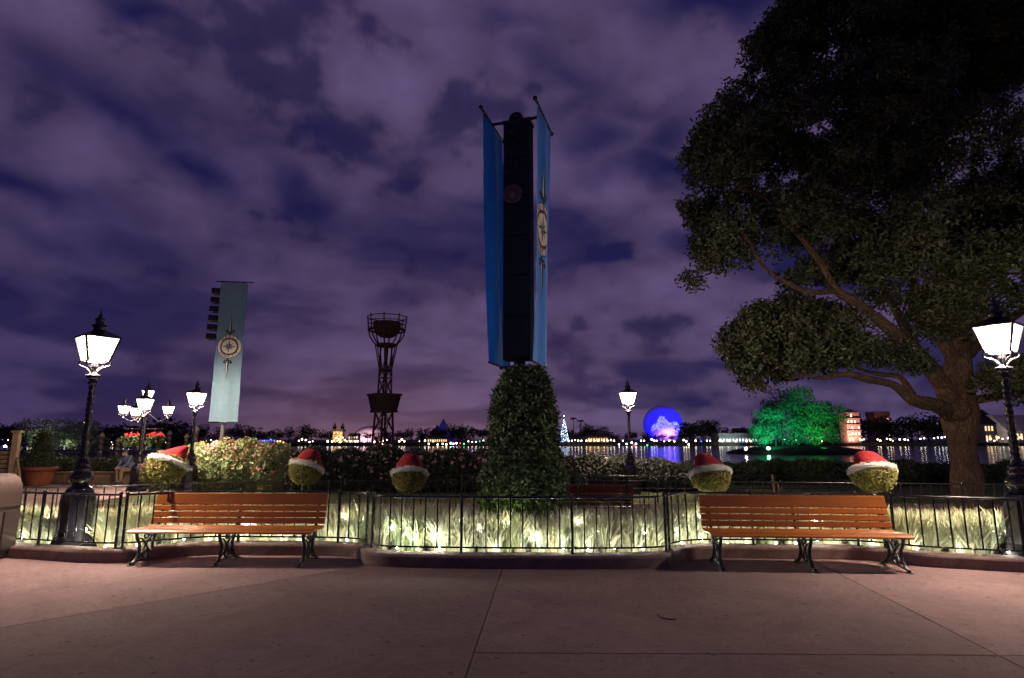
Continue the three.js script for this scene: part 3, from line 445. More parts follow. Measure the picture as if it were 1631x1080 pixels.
// topiary balls in red caps with fleecy brims
const felt = texture(256, 256, (u, v) => { const k = 0.7 + 0.5 * (tiled(u, v, 50, 6, 4) - 0.3); return [k, k, k]; }, true);
const capMat = phys(lin(0.40, 0.007, 0.014), 0.85, { map: scaled(felt, 3), sheen: 0.5, sheenColor: lin(0.6, 0.1, 0.1), sheenRoughness: 0.5 });
const fleece = std(lin(0.72, 0.70, 0.66), 1, { bumpMap: scaled(grit, 2), bumpScale: 0.02 });
const stakeMat = std(lin(0.07, 0.20, 0.05), 0.6);
function topiary(px0, px1, pyb, pyt, z, label, tilt, cap, lean, blunt) {
  const c0 = at((px0 + px1) / 2, pyb - (px1 - px0) * 0.47, z), r = (at(px1, 600, z).x - at(px0, 600, z).x) / 2 * 0.93, o = thing('topiary_ball', label, 'topiary', [c0.x, 0.055, z], 0, null), cy = c0.y - 0.055;
  part('stake', [cyl(0.012, 0.012, cy, -0.05, cy / 2, 0, 8), cyl(0.012, 0.012, cy, 0.05, cy / 2, 0, 8)], stakeMat, o);
  const up = V(0, 0.936, -0.352), coreGeo = new THREE.SphereGeometry(r * 0.93, 28, 20); { const p = coreGeo.attributes.position; for (let i = 0; i < p.count; i++) { const v = V(p.getX(i), p.getY(i), p.getZ(i)), h = v.dot(up); if (h > 0) v.addScaledVector(up, -0.24 * h); p.setXYZ(i, v.x, v.y, v.z); } coreGeo.computeVertexNormals(); }
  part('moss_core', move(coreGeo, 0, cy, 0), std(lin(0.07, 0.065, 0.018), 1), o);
  const s = []; for (let i = 0; i < 2600; i++) { const d = V(R() - 0.5, R() - 0.5, R() - 0.5).normalize(); if (d.dot(up) > 0.32) continue; const k = r * (0.93 + 0.05 * noise(d.x * 4, d.y * 4, d.z * 4) + 0.03 * R()); s.push([d.x * k, cy + d.y * k * 0.96, d.z * k, rr(0.7, 1.2), tone(0.25, 0.235, 0.055, 0.3)]); }
  scatter('clipped_leaves', spray(6, 0.03, 0.014, 0.022, 21, 0), M.leaf, s, o);
  // cap: fleece roll round the ball above its middle, then a limp red cone bending over
  const h = new THREE.Group(); h.name = 'cap'; h.position.set(0, cy, 0); h.rotation.set(-0.36, 0, tilt); o.add(h);
  const roll = [], rs = r * 1.0, yb = r * 0.12;
  { const g = new THREE.TorusGeometry(rs * 0.97, r * 0.135, 10, 48); g.rotateX(Math.PI / 2); const p = g.attributes.position; for (let i = 0; i < p.count; i++) { const a = Math.atan2(p.getZ(i), p.getX(i)), k = 1 + 0.06 * (noise(p.getX(i) * 40, p.getY(i) * 40, p.getZ(i) * 40) - 0.5); p.setXYZ(i, p.getX(i) * k, p.getY(i) * (0.9 + 0.5 * noise(a * 9, 2)) + yb + r * 0.03 * Math.sin(a * 2), p.getZ(i) * k); } g.computeVertexNormals(); part('fleece_brim', g, fleece, h); }
  const fz = []; for (let i = 0; i < 500; i++) { const a = rr(0, 6.283), b = rr(0, 6.283), q = r * 0.125; fz.push([Math.cos(a) * (rs + Math.cos(b) * q), yb + Math.sin(b) * q * 1.15, Math.sin(a) * (rs + Math.cos(b) * q), rr(0.7, 1.2), lin(0.7, 0.68, 0.64)]); }
  scatter('fleece_tufts', spray(6, 0.018, 0.008, 0.012, 23, 0), M.leaf, fz, h);
  const pos = [], idx = [], n = 28, m = 16; const H = cap;
  for (let j = 0; j <= m; j++) { const t = j / m, hy = H * t, tip = (0.99 - (0.99 - blunt) * t) * (t > 0.8 ? Math.sqrt(Math.max(0, 1 - Math.pow((t - 0.8) / 0.2, 2))) : 1), rad = r * tip, cx = lean * r * t * t, y = yb + r * hy; for (let i = 0; i <= n; i++) { const a = i / n * 6.2832, w = 1 + 0.22 * (fbm(Math.cos(a) * 2.4 + 3 + px0, t * 6, Math.sin(a) * 2.4 + lean, 3) - 0.5) * Math.min(1, t * 4 + 0.2); pos.push(cx + Math.cos(a) * rad * w, y, Math.sin(a) * rad * w); } }
  for (let j = 0; j < m; j++) for (let i = 0; i < n; i++) { const a = j * (n + 1) + i, b = a + n + 1; idx.push(a, b, a + 1, b, b + 1, a + 1); }
  const g = new THREE.BufferGeometry(); g.setAttribute('position', new THREE.Float32BufferAttribute(pos, 3)); const uv = []; for (let i = 0; i < pos.length / 3; i++) uv.push((i % (n + 1)) / n * 2, Math.floor(i / (n + 1)) / m); g.setAttribute('uv', new THREE.Float32BufferAttribute(uv, 2)); g.setIndex(idx); g.computeVertexNormals(); part('red_cone', g, capMat, h);
  return o;
}
topiary(238, 297, 768, 705, -9.75, 'topiary ball in a bright red cap, beside the flowering rose bushes', -0.22, 1.15, 0.55, 0.14);
topiary(461, 514, 772, 712, -10.25, 'topiary ball in a dark red cap, over the dim end of the shaded bench', -0.2, 1.2, 0.02, 0.40);
topiary(624, 680, 784, 718, -9.9, 'topiary ball in a dark red cap, between the lattice tower and the column shrub', 0.02, 1.2, -0.02, 0.45);
topiary(1100, 1163, 787, 717, -9.5, 'topiary ball in a red cap slumping to one side, near the blue globe', 0.02, 1.1, -0.3, 0.30);
topiary(1357, 1423, 785, 718, -9.3, 'topiary ball in a flat-topped bright red cap near the trunk of the big tree', -0.08, 1.0, -0.25, 0.42);

function roseBush(pos, w, h, d, label, bloom, group) {
  const o = thing('rose_bush', label, 'rose bush', pos, 0, group), s = [], f = [];
  part('dark_filler_core', (() => { const g = new THREE.SphereGeometry(1, 14, 10); g.scale(w * 0.36, h * 0.40, d * 0.36); g.translate(0, h * 0.45, 0); return g; })(), M.core, o);
  for (let i = 0; i < 1500 * w * h; i++) { const q = V(R() - 0.5, R() - 0.5, R() - 0.5).normalize(), k = 0.5 * (0.62 + 0.42 * Math.sqrt(R())) * (0.82 + 0.4 * fbm(q.x * 2 + pos[0], q.y * 2, q.z * 2, 3)); s.push([q.x * k * w, h * 0.48 + q.y * k * h, q.z * k * d, rr(0.7, 1.3), group[0] === 'l' ? tone(0.22, 0.26, 0.11, 0.35) : tone(0.02, 0.026, 0.015, 0.35)]); }  // light put into leaf colour: pale beside the lamp, dark along the hedge
  scatter('foliage', spray(9, 0.075, 0.042, 0.07, 31, 0), M.leaf, s.filter(p => p[1] > 0), o);
  for (let i = 0; i < bloom; i++) { const q = V(R() - 0.5, R() * 0.75 - 0.2, R() - 0.35).normalize(), k = 0.5 * 1.02; f.push([q.x * k * w, h * 0.5 + q.y * k * h * 1.06, q.z * k * d, rr(0.7, 1.3), group[0] === 'l' ? (R() < 0.7 ? tone(0.75, 0.24, 0.28, 0.25) : tone(0.8, 0.45, 0.40, 0.2)) : tone(0.45, 0.30, 0.30, 0.3)]); }
  scatter('blossoms', spray(12, 0.05, 0.05, 0.03, 33, 0), M.leaf, f, o);
}
{
  const lit = 'pink flowering rose bush lit by the lamp standing among the roses', dim = 'dark rose bush with scattered pale blooms, in the hedge along the lawn';
  for (const [x, z, w, h, b] of [[-11.3, -19.7, 1.4, 1.2, 50], [-10.4, -19.9, 1.5, 1.45, 70], [-9.5, -20, 1.5, 1.6, 80], [-8.7, -19.8, 1.4, 1.65, 80], [-7.8, -19.6, 1.4, 1.55, 60]]) roseBush([x, -0.02, z], w, h, 1.3, lit, b, 'lit rose bushes by the lamp');
  for (const [x, z, w, h, b] of [[-6.3, -18.9, 1.5, 1.35, 40], [-5.2, -19, 1.5, 1.3, 45], [-4.1, -19.1, 1.5, 1.4, 50], [-3.0, -19, 1.5, 1.3, 50], [-1.9, -19, 1.5, 1.35, 50], [-0.8, -19, 1.5, 1.3, 50], [0.3, -18.2, 1.5, 1.25, 14], [1.4, -17.9, 1.5, 1.15, 14], [2.5, -19.1, 1.5, 1.15, 14], [3.6, -19.5, 1.5, 1.1, 14], [4.7, -19.3, 1.5, 1.0, 12], [5.8, -19.3, 1.4, 0.9, 10]]) roseBush([x, -0.02, z], w, h, 1.4, dim, b, 'dark rose bushes in the hedge');
}
{
  const lbl = 'low dark shrub on the bank by the water, behind the brightly lit orange bench';
  for (let i = 0; i < 15; i++) {
    const w = rr(1.3, 1.9), h = rr(0.6, 0.95), o = thing('bank_shrub', lbl, 'shrub', [6.6 + i * 1.15, -0.02, -22.3 + rr(-0.8, 0.8)], 0, 'shrubs on the bank by the water'), s = [];
    part('dark_filler_core', (() => { const g = new THREE.SphereGeometry(1, 12, 8); g.scale(w * 0.38, h * 0.42, w * 0.36); g.translate(0, h * 0.42, 0); return g; })(), M.core, o);
    for (let k = 0; k < 700; k++) { const q = V(R() - 0.5, R() - 0.5, R() - 0.5).normalize(), m = 0.5 * (0.7 + 0.5 * fbm(q.x * 2 + i * 3, q.y * 2, q.z * 2, 3)); s.push([q.x * m * w, h * 0.45 + q.y * m * h, q.z * m * w, rr(0.8, 1.3), tone(0.04, 0.058, 0.025, 0.4)]); }
    scatter('foliage', spray(9, 0.09, 0.045, 0.08, 37, 0), M.leaf, s.filter(p => p[1] > 0), o);
  }
}
// ornamental grass, one mass
const clear = (x, z, r) => [[-6.27, -8.78, 0.36], [6.60, -7.86, 0.36], [0.2, -9.62, 0.62]].every(([a, b, c]) => Math.hypot(x - a, z - b) > c + r);
{
  const o = new THREE.Group(); o.name = 'ornamental_grass'; scene.add(o); tag(o, 'pale variegated grass filling the bed behind the front railings', 'grass', null, 'stuff');
  const variants = [1, 2, 3, 4].map(k => {
    const q = mulberry(500 + k), pos = [], nor = [], idx = [];
    for (let b = 0; b < 62; b++) {
      const a = q() * 6.283, r0 = 0.07 * Math.sqrt(q()), lean = 0.06 + 0.34 * q() * q() + 0.05 * q(), H = 0.26 + 0.26 * q(), w = 0.0045 + 0.005 * q(), tw = a + 1.571 + (q() - 0.5), droop = q() < 0.3 ? 0.16 * q() : 0, n0 = pos.length / 3, S = 5;
      for (let s = 0; s <= S; s++) { const t = s / S, out = r0 + lean * t * t * 1.1, x = Math.cos(a) * out, z = Math.sin(a) * out, y = H * (t - droop * t * t * t * 1.6), ww = w * (s === S ? 0.05 : 1 - 0.55 * t * t); for (const e of [-1, 1]) { pos.push(x + Math.cos(tw) * ww * e, y, z + Math.sin(tw) * ww * e); nor.push(Math.cos(a) * 0.8, 0.5, Math.sin(a) * 0.8); } }
      for (let s = 0; s < S; s++) { const i = n0 + s * 2; idx.push(i, i + 1, i + 2, i + 1, i + 3, i + 2); }
    }
    const g = new THREE.BufferGeometry(); g.setAttribute('position', new THREE.Float32BufferAttribute(pos, 3)); g.setIndex(idx); const p = g.toNonIndexed(); p.computeVertexNormals(); return p;
  });
  const spots = [[], [], [], []];
  for (let i = 0; i < 2600; i++) {
    const x = rr(-8.8, 8.8), zf = zOn(front, x) - 0.56, zb = Math.min(zOn(back, x) + 0.45, zf - 0.25); if (zf <= zb) continue; const z = rr(zb, zf); if (!clear(x, z, 0.05)) continue;
    if (R() > 0.80 && z < zf - 0.5) continue;
    const pale = fbm(x * 1.3, z * 1.3, 6, 3); spots[i % 4].push([x, 0.05, z, rr(0.8, 1.2) * (z < zf - 0.9 ? 0.86 : 1), pale > 0.36 ? tone(0.52, 0.54, 0.33, 0.25) : tone(0.34, 0.40, 0.19, 0.25)]);
  }
  spots.forEach((s, k) => scatter('grass', variants[k], M.softLeaf, s, o, true));
}
// strings of little white lights lying in the grass
{
  const ledMat = glowMat(1, 0.97, 0.86, 90), wireMat = std(lin(0.02, 0.05, 0.02), 0.6), bulbGeo = new THREE.IcosahedronGeometry(0.014, 0);
  const seg = [[-8.4, -5.1, 14, 'string of tiny white lights in the grass round the lamp by the litter bin'], [-5.0, -2.0, 18, 'string of tiny white lights in the grass behind the bench by the litter bin'], [-1.8, 2.1, 24, 'string of tiny white lights in the grass in front of the column shrub'], [2.2, 5.0, 18, 'string of tiny white lights in the grass behind the brightly lit bench'], [5.1, 8.6, 15, 'string of tiny white lights in the grass under the big tree']];
  for (const [x0, x1, n, label] of seg) {
    const o = thing('light_string', label, 'string lights', [x0, 0.055, zOn(front, x0)], 0, 'light strings in the bed'), pts = [];
    for (let i = 0; i < n; i++) {
      const x = x0 + (x1 - x0) * (i + rr(0.1, 0.9)) / n, zf = zOn(front, x), zb = zOn(back, x), deep = i % 2 ? rr(0.31, 0.38) : rr(0.45, 0.95); let z = zf - deep; if (!clear(x, z, 0.12)) z = zf - 0.34;
      const y = i % 2 ? rr(0.05, 0.14) : rr(0.20, 0.40); pts.push(V(x - x0, y, z - o.position.z));
      const b = part('bulb', bulbGeo, ledMat, o); b.position.copy(pts[i]);
      const l = new THREE.PointLight(lin(1, 0.96, 0.84), i % 2 ? 0.20 : 0.55, 0, 2); l.position.copy(pts[i]); l.shadow.radius = 0.6; l.name = 'bulb_glow'; o.add(l);
    }
    const w = []; pts.forEach((p, i) => { w.push(p.clone().add(V(0, -0.014, 0))); if (i < n - 1) w.push(V((p.x + pts[i + 1].x) / 2, 0.012, (p.z + pts[i + 1].z) / 2)); }); part('wire', tube(w, 0.003, 5, w.length * 6), wireMat, o);
  }
}

// ---------------------------------------------------------------- the big tree
{
  const Z = -15.2, base = at(1540, 792, Z), o = thing('oak_tree', 'huge spreading evergreen oak with thick low limbs, behind the lit bench', 'tree', [base.x, -0.11, Z]);
  const P = (px, py, r, dz = 0) => { const p = at(px, py, Z + dz); return [p.x - base.x, p.y + 0.11, dz, r * 0.76 * (-(Z + dz)) / 960]; };
  part('trunk', [limb([P(1545, 806, 44), P(1541, 785, 31), P(1537, 740, 26), P(1531, 695, 27), P(1527, 650, 33), P(1525, 600, 29), P(1526, 560, 22)], 22, 0.26), ball(0.30, P(1512, 652, 1)[0], P(1512, 652, 1)[1], 0.3, 12)], M.bark, o);
  const limbs = [
    [[1527, 600, 22], [1531, 530, 17, -.4], [1545, 460, 13, -.8], [1556, 400, 9, -.8], [1561, 340, 8, -.6], [1550, 270, 6, -.5], [1570, 200, 3, -.5]],
    [[1520, 650, 20], [1487, 592, 16, .5], [1440, 546, 13, 1], [1395, 506, 12, 1.4], [1360, 480, 11, 1.7], [1330, 460, 9, 1.9], [1310, 425, 7, 2], [1285, 390, 6, 2], [1250, 350, 4, 1.9], [1212, 312, 3, 1.6], [1170, 300, 2, 1.5]],
    [[1335, 462, 7, 1.9], [1292, 465, 6, 2.1], [1250, 450, 5, 2.2], [1212, 420, 4, 2.3], [1190, 380, 3, 2.2], [1160, 350, 2, 2]],
    [[1518, 662, 18], [1490, 645, 15, .6], [1455, 636, 14, 1.1], [1422, 613, 10, 1.3], [1385, 605, 9, 1.5], [1350, 596, 7, 1.7], [1310, 602, 5, 1.8], [1280, 598, 4, 1.9], [1240, 585, 3, 2], [1205, 560, 2, 2]],
    [[1455, 628, 8, 1.1], [1432, 600, 6, .8], [1402, 596, 5, .5], [1370, 588, 4, .2], [1330, 560, 3, 0]],
    [[1514, 610, 15, -.2], [1462, 560, 11, -.6], [1430, 500, 9, -.9], [1400, 450, 7, -1], [1385, 400, 5, -1], [1350, 330, 3, -1.2]],
    [[1517, 570, 14, .2], [1472, 500, 10, .6], [1450, 430, 8, 1.2], [1440, 360, 6, 1.6], [1402, 300, 5, 1.8], [1394, 240, 3, 2]],
    [[1535, 640, 12, .1], [1578, 634, 8, .4], [1612, 630, 6, .7], [1700, 612, 4, 1], [1790, 580, 2, 1.2]],
    [[1533, 570, 13, -.2], [1592, 520, 9, -.4], [1670, 470, 7, -.6], [1780, 420, 4, -.8]],
    [[1530, 540, 12, .2], [1502, 420, 8, .4], [1480, 300, 6, .4], [1470, 180, 4, .4], [1440, 60, 3, .4]],
    [[1540, 480, 10, -.6], [1610, 380, 8, -.2], [1680, 260, 6, 0], [1720, 100, 4, .4]],
    [[1385, 400, 4, -1], [1330, 300, 3, -1], [1260, 210, 2, -.8]], [[1480, 300, 5, .4], [1400, 180, 3, .2], [1330, 100, 2, 0]],
  ];
  for (const l of limbs) part('limb', limb(l.map(q => P(...q)), 10, 0.26), M.bark, o);
  // leaves fill the volume round the limbs
  const polys = [
    [[1255, -60], [1235, 20], [1190, 65], [1195, 110], [1160, 130], [1130, 150], [1120, 195], [1092, 235], [1085, 260], [1102, 290], [1087, 335], [1102, 360], [1112, 395], [1088, 420], [1084, 455], [1110, 472], [1138, 460], [1146, 432], [1185, 425], [1225, 440], [1262, 470], [1300, 455], [1345, 462], [1385, 500], [1425, 540], [1480, 560], [1512, 520], [1560, 540], [1640, 520], [1860, 560], [1900, -220], [1300, -220]],
    [[1152, 545], [1166, 520], [1206, 490], [1240, 468], [1300, 480], [1360, 500], [1420, 545], [1474, 572], [1458, 598], [1420, 582], [1385, 578], [1335, 585], [1290, 590], [1240, 602], [1216, 624], [1190, 618], [1182, 590], [1156, 570]],
    [[1562, 575], [1640, 560], [1800, 560], [1800, 640], [1640, 642], [1592, 640], [1570, 620]]];
  const inside = (p, x, y) => { let c = false; for (let i = 0, j = p.length - 1; i < p.length; j = i++) if ((p[i][1] > y) !== (p[j][1] > y) && x < (p[j][0] - p[i][0]) * (y - p[i][1]) / (p[j][1] - p[i][1]) + p[i][0]) c = !c; return c; };
  const edge = (p, x, y) => { let d = 1e9; for (let i = 0, j = p.length - 1; i < p.length; j = i++) { const ax = p[j][0], ay = p[j][1], bx = p[i][0] - ax, by = p[i][1] - ay, t = Math.max(0, Math.min(1, ((x - ax) * bx + (y - ay) * by) / (bx * bx + by * by))); d = Math.min(d, Math.hypot(x - ax - bx * t, y - ay - by * t)); } return d; };
  const s = []; let tries = 0, clumps = 0;
  // leafy clumps, each a flattened cushion of twigs, with sky between them
  while (clumps < 760 && tries++ < 30000) {
    const k = R() < 0.80 ? 0 : R() < 0.82 ? 1 : 2, p = polys[k], x0 = Math.min(...p.map(q => q[0])), x1 = Math.max(...p.map(q => q[0])), y0 = Math.min(...p.map(q => q[1])), y1 = Math.max(...p.map(q => q[1]));
    const px = rr(x0, Math.min(x1, 1740)), py = rr(Math.max(y0, -150), y1); if (!inside(p, px, py)) continue;
    const e = edge(p, px, py); if (e < 7) continue;
    const T = Math.min(k === 0 ? 3.4 : 2.0, 0.3 + e / 50), dz = rr(-T, T) + (k === 1 ? 1.1 : 0.5), c = at(px, py, Z + dz);
    if (fbm(c.x * 0.7, c.y * 0.7, c.z * 0.7 + 3, 3) < (px < 1180 ? 0.33 : 0.45)) continue;
    const R0 = Math.min(rr(0.38, 0.85), 0.14 + e / 60), shade = rr(0.65, 1.4), warm = rr(-0.15, 0.2), n = Math.round(10 + 60 * R0 * R0); clumps++;
    for (let q = 0; q < n; q++) { const d = V(R() - 0.5, R() - 0.42, R() - 0.5).normalize(), m = R0 * (0.45 + 0.6 * Math.sqrt(R())); s.push([c.x + d.x * m - base.x, c.y + d.y * m * 0.62 + 0.11, dz + d.z * m, rr(0.6, 1.35), tone(0.040 * shade * (1 + warm), 0.050 * shade, 0.020 * shade, 0.3)]); }
  }
  scatter('crown', spray(20, 0.115, 0.055, 0.17, 41, 0.25), M.leaf, s, o);
}

// ---------------------------------------------------------------- things on the plaza and the promenade
{
  const o = thing('litter_bin', 'brown metal litter bin with rounded top at the end of the railing', 'litter bin', [-7.28, 0, -8.22], 0.06), m = phys(lin(0.055, 0.036, 0.034), 0.42, {});
  const s = new THREE.Shape(); s.moveTo(-0.36, 0.06); s.lineTo(0.36, 0.06); s.lineTo(0.36, 0.86); s.quadraticCurveTo(0.36, 1.1, 0.16, 1.1); s.lineTo(-0.16, 1.1); s.quadraticCurveTo(-0.36, 1.1, -0.36, 0.86); s.closePath();
  const g = new THREE.ExtrudeGeometry(s, { depth: 0.6, bevelEnabled: true, bevelThickness: 0.03, bevelSize: 0.03, bevelSegments: 4, curveSegments: 12 }); g.translate(0, 0, -0.3); part('body', metres(plain(g)), m, o);
  part('plinth', box(0.68, 0.06, 0.6, 0, 0.03, 0, 0.01), M.iron, o); part('push_door', box(0.36, 0.2, 0.02, 0, 0.86, 0.338, 0.006), M.iron, o);
  part('seam_strip', [box(0.80, 0.02, 0.68, 0, 0.70, 0, 0.006)], m, o);
  for (const x of [-0.2, 0.2]) part('panel', box(0.34, 0.5, 0.02, x, 0.38, 0.336, 0.008), m, o);
  for (const z of [-0.15, 0.15]) part('panel', box(0.02, 0.5, 0.27, 0.396, 0.38, z, 0.008), m, o);
}
{
  const o = thing('flower_pot', 'large terracotta pot with a dark conical evergreen by the promenade wall', 'flower pot', [-17.75, -0.1, -22.6]), t = std(lin(0.30, 0.085, 0.045), 0.8, { map: scaled(mottled, 1.5) });
  part('pot', lathe([[0, 0], [0.36, 0], [0.38, 0.03], [0.47, 0.5], [0.49, 0.54], [0.57, 0.56], [0.58, 0.68], [0.53, 0.70], [0.50, 0.62], [0, 0.6]], 28), t, o);
  part('stem', cyl(0.05, 0.04, 0.6, 0, 0.85, 0, 8), M.darkBark, o);
  const s = []; for (let i = 0; i < 1700; i++) { const y = Math.pow(R(), 1.3), a = rr(0, 6.283), r = 0.46 * (1 - y) * (0.6 + 0.4 * Math.sqrt(R())) + 0.04; s.push([Math.cos(a) * r, 0.68 + y * 1.25, Math.sin(a) * r, rr(0.7, 1.2), tone(0.03, 0.045, 0.02, 0.4)]); }
  scatter('foliage', spray(9, 0.08, 0.03, 0.07, 51, -0.2), M.leaf, s, o);
}
{
  const o = thing('seat_wall', 'long low tan wall edging the planting beyond the promenade', 'wall', [-19, -0.1, -23.7]);
  const wallMat = std(lin(0.30, 0.20, 0.13), 0.85, { map: scaled(mottled, 0.6), bumpMap: scaled(grit, 1), bumpScale: 0.008 });
  for (let i = 0; i < 7; i++) { part('wall_block', box(2.33, 0.38, 0.4, -6.6 + i * 2.345, 0.19, 0, 0.012), wallMat, o); part('coping', box(2.335, 0.07, 0.5, -6.6 + i * 2.345, 0.417, 0, 0.014), wallMat, o); }
  for (let i = 0; i < 12; i++) {
    const h = thing('clipped_hedge', 'low dark hedge plant behind the tan promenade wall', 'hedge', [-26 + i * 1.28, -0.11, -24.7 + rr(-0.2, 0.2)], 0, 'hedge behind the promenade wall'), s = [], hh = rr(0.75, 0.95);
    part('dark_filler_core', box(1.0, hh - 0.2, 0.7, 0, hh / 2 - 0.05, 0, 0.1), M.core, h);
    for (let k = 0; k < 650; k++) s.push([rr(-0.68, 0.68), rr(0.3, hh + 0.12 * noise(k, i)), rr(0.15, 0.5) * (R() < 0.75 ? 1 : -1), rr(0.7, 1.3), tone(0.05, 0.06, 0.03, 0.4)]);
    scatter('foliage', spray(9, 0.08, 0.04, 0.08, 53, 0), M.leaf, s, h);
  }
  const ln = []; for (let x = -25.5; x <= -11.4; x += 0.3) ln.push(V(x, 0, -26)); railing(ln, -0.11, 0.35, 1.25, 'tall dark railing beyond the tan promenade wall', null, 0.3, true, 0.02, 0.01);
}
{
  // slatted wooden kiosk side with a cream post
  const o = thing('timber_screen', 'slatted timber screen with a cream corner post beside the terracotta pot', 'screen', [-17.1, -0.1, -20.6], 0.25);
  part('corner_post', [box(0.2, 1.95, 0.2, 0, 0.975, 0, 0.015), box(0.28, 0.08, 0.28, 0, 1.96, 0, 0.012)], std(lin(0.42, 0.34, 0.22), 0.75, { map: scaled(woodMap, 1.3) }), o);
  part('end_post', box(0.14, 1.3, 0.14, -1.9, 0.65, 0, 0.012), M.oldWood, o);
  for (let i = 0; i < 8; i++) part('board', box(1.75, 0.12, 0.03, -0.98, 0.2 + i * 0.15, 0.04, 0.006), M.oldWood, o);
  part('brace', [bar([0.1, 1.1, 0.05], [0.42, 0.02, 0.2], 0.05, 8)], M.oldWood, o);
}
{
  // spiral-striped mooring poles
  const c = document.createElement('canvas'); c.width = c.height = 128; const g = c.getContext('2d'); g.fillStyle = '#6d655f'; g.fillRect(0, 0, 128, 128); g.fillStyle = '#4a3330'; for (let k = -1; k < 3; k++) { g.beginPath(); g.moveTo(0, 64 * k); g.lineTo(128, 64 * k + 64); g.lineTo(128, 64 * k + 96); g.lineTo(0, 64 * k + 32); g.closePath(); g.fill(); }
  const t = new THREE.CanvasTexture(c); t.colorSpace = THREE.SRGBColorSpace; t.wrapS = t.wrapT = THREE.RepeatWrapping; t.repeat.set(1, 3); const m = std(0xffffff, 0.7, { map: t });
  let first; for (const [px, py, z] of [[163, 688, -34], [189, 697, -33], [256, 686, -36], [271, 685, -37], [298, 690, -35], [314, 678, -33]]) {
    const p = at(px, py, z); if (first) { const q = copy(first, [p.x, -0.11, z], rr(0, 6)); q.scale.y = (p.y + 0.11) / 2.4; continue; }
    first = thing('mooring_pole', 'striped wooden mooring pole with pointed top beyond the lamps', 'mooring pole', [p.x, -0.11, z], 0, 'striped mooring poles'); part('shaft', cyl(0.13, 0.11, 2.1, 0, 1.05, 0, 14), m, first); part('pointed_cap', lathe([[0.12, 2.1], [0.15, 2.13], [0.15, 2.18], [0.08, 2.3], [0, 2.4]], 14), std(lin(0.3, 0.25, 0.18), 0.7), first); first.scale.y = (p.y + 0.11) / 2.4;
  }
}
{
  // a person sitting on the low wall, bent forward
  const J = { hip: [0, 0.56, 0, 0.15], belly: [0.05, 0.72, 0.03, 0.155], chest: [0.12, 0.92, 0.07, 0.165], neck: [0.19, 1.07, 0.11, 0.065], head: [0.235, 1.17, 0.14, 0.10], crown: [0.225, 1.22, 0.13, 0.095] };
  const bones = [['hip', 'belly'], ['belly', 'chest'], ['chest', 'neck'], ['neck', 'head'], ['head', 'crown']].map(b => b.map(k => J[k]));
  for (const s of [-1, 1]) {
    const sh = [0.12 + 0.05, 1.0, 0.07 + s * 0.17, 0.075], el = [0.27, 0.76, 0.1 + s * 0.2, 0.055], wr = [0.42, 0.63, 0.16 + s * 0.08, 0.04], hd = [0.47, 0.6, 0.17 + s * 0.06, 0.04];
    const hp = [0.02, 0.55, s * 0.1, 0.105], kn = [0.42, 0.56, 0.1 + s * 0.1, 0.075], an = [0.40, 0.10, 0.1 + s * 0.1, 0.048], to = [0.54, 0.045, 0.13 + s * 0.1, 0.042];
    bones.push([J.chest, sh], [sh, el], [el, wr], [wr, hd], [J.hip, hp], [hp, kn], [kn, an], [an, to]);
  }
  const n = 72, S = 0.72, C = [0.2, 0.66, 0.05], mc = new MarchingCubes(n, new THREE.MeshBasicMaterial(), false, false, 120000); mc.isolation = 0;
  const cap = (p, [a, b]) => { const ab = [b[0] - a[0], b[1] - a[1], b[2] - a[2]], ap = [p[0] - a[0], p[1] - a[1], p[2] - a[2]], t = Math.max(0, Math.min(1, (ab[0] * ap[0] + ab[1] * ap[1] + ab[2] * ap[2]) / (ab[0] ** 2 + ab[1] ** 2 + ab[2] ** 2 + 1e-9))); return Math.hypot(ap[0] - ab[0] * t, ap[1] - ab[1] * t, ap[2] - ab[2] * t) - (a[3] + (b[3] - a[3]) * t); };
  const half = n / 2;
  for (let k = 0; k < n; k++) for (let j = 0; j < n; j++) for (let i = 0; i < n; i++) { const p = [C[0] + (i - half) / half * S, C[1] + (j - half) / half * S, C[2] + (k - half) / half * S]; let d = 9; for (const b of bones) { const e = cap(p, b), h = Math.max(0, 0.035 - Math.abs(d - e)) / 0.035; d = Math.min(d, e) - h * h * 0.035 / 4; } mc.field[k * n * n + j * n + i] = -d; }
  mc.update(); const cnt = mc.count ?? mc.geometry.drawRange.count, pos = mc.positionArray.slice(0, cnt * 3), nor = mc.normalArray.slice(0, cnt * 3), col = new Float32Array(cnt * 3);
  for (let i = 0; i < cnt; i++) { const x = pos[3 * i] * S + C[0], y = pos[3 * i + 1] * S + C[1], z = pos[3 * i + 2] * S + C[2]; pos[3 * i] = x; pos[3 * i + 1] = y; pos[3 * i + 2] = z; const hair = y > 1.18 || (y > 1.1 && x < 0.21), skin = y > 1.085 || (x > 0.41 && y > 0.56 && y < 0.68 && Math.abs(z - 0.16) < 0.13), jacket = y > 0.6 && x < 0.45, shoe = y < 0.11; const c = hair ? [0.05, 0.04, 0.04] : skin ? [0.42, 0.26, 0.2] : jacket ? [0.10, 0.12, 0.19] : shoe ? [0.03, 0.03, 0.03] : [0.20, 0.14, 0.09]; col.set(c, 3 * i); }
  const g = new THREE.BufferGeometry(); g.setAttribute('position', new THREE.BufferAttribute(pos, 3)); g.setAttribute('normal', new THREE.BufferAttribute(nor, 3)); g.setAttribute('color', new THREE.BufferAttribute(col, 3));
  const m = solo('person', g, std(0xffffff, 0.9, { vertexColors: true }), 'person in blue-grey jacket and tan trousers sitting bent forward on the low wall', 'person'); const p = at(203, 770, -23.3); m.position.set(p.x, -0.1, -23.45); m.rotation.y = -1.9;
}
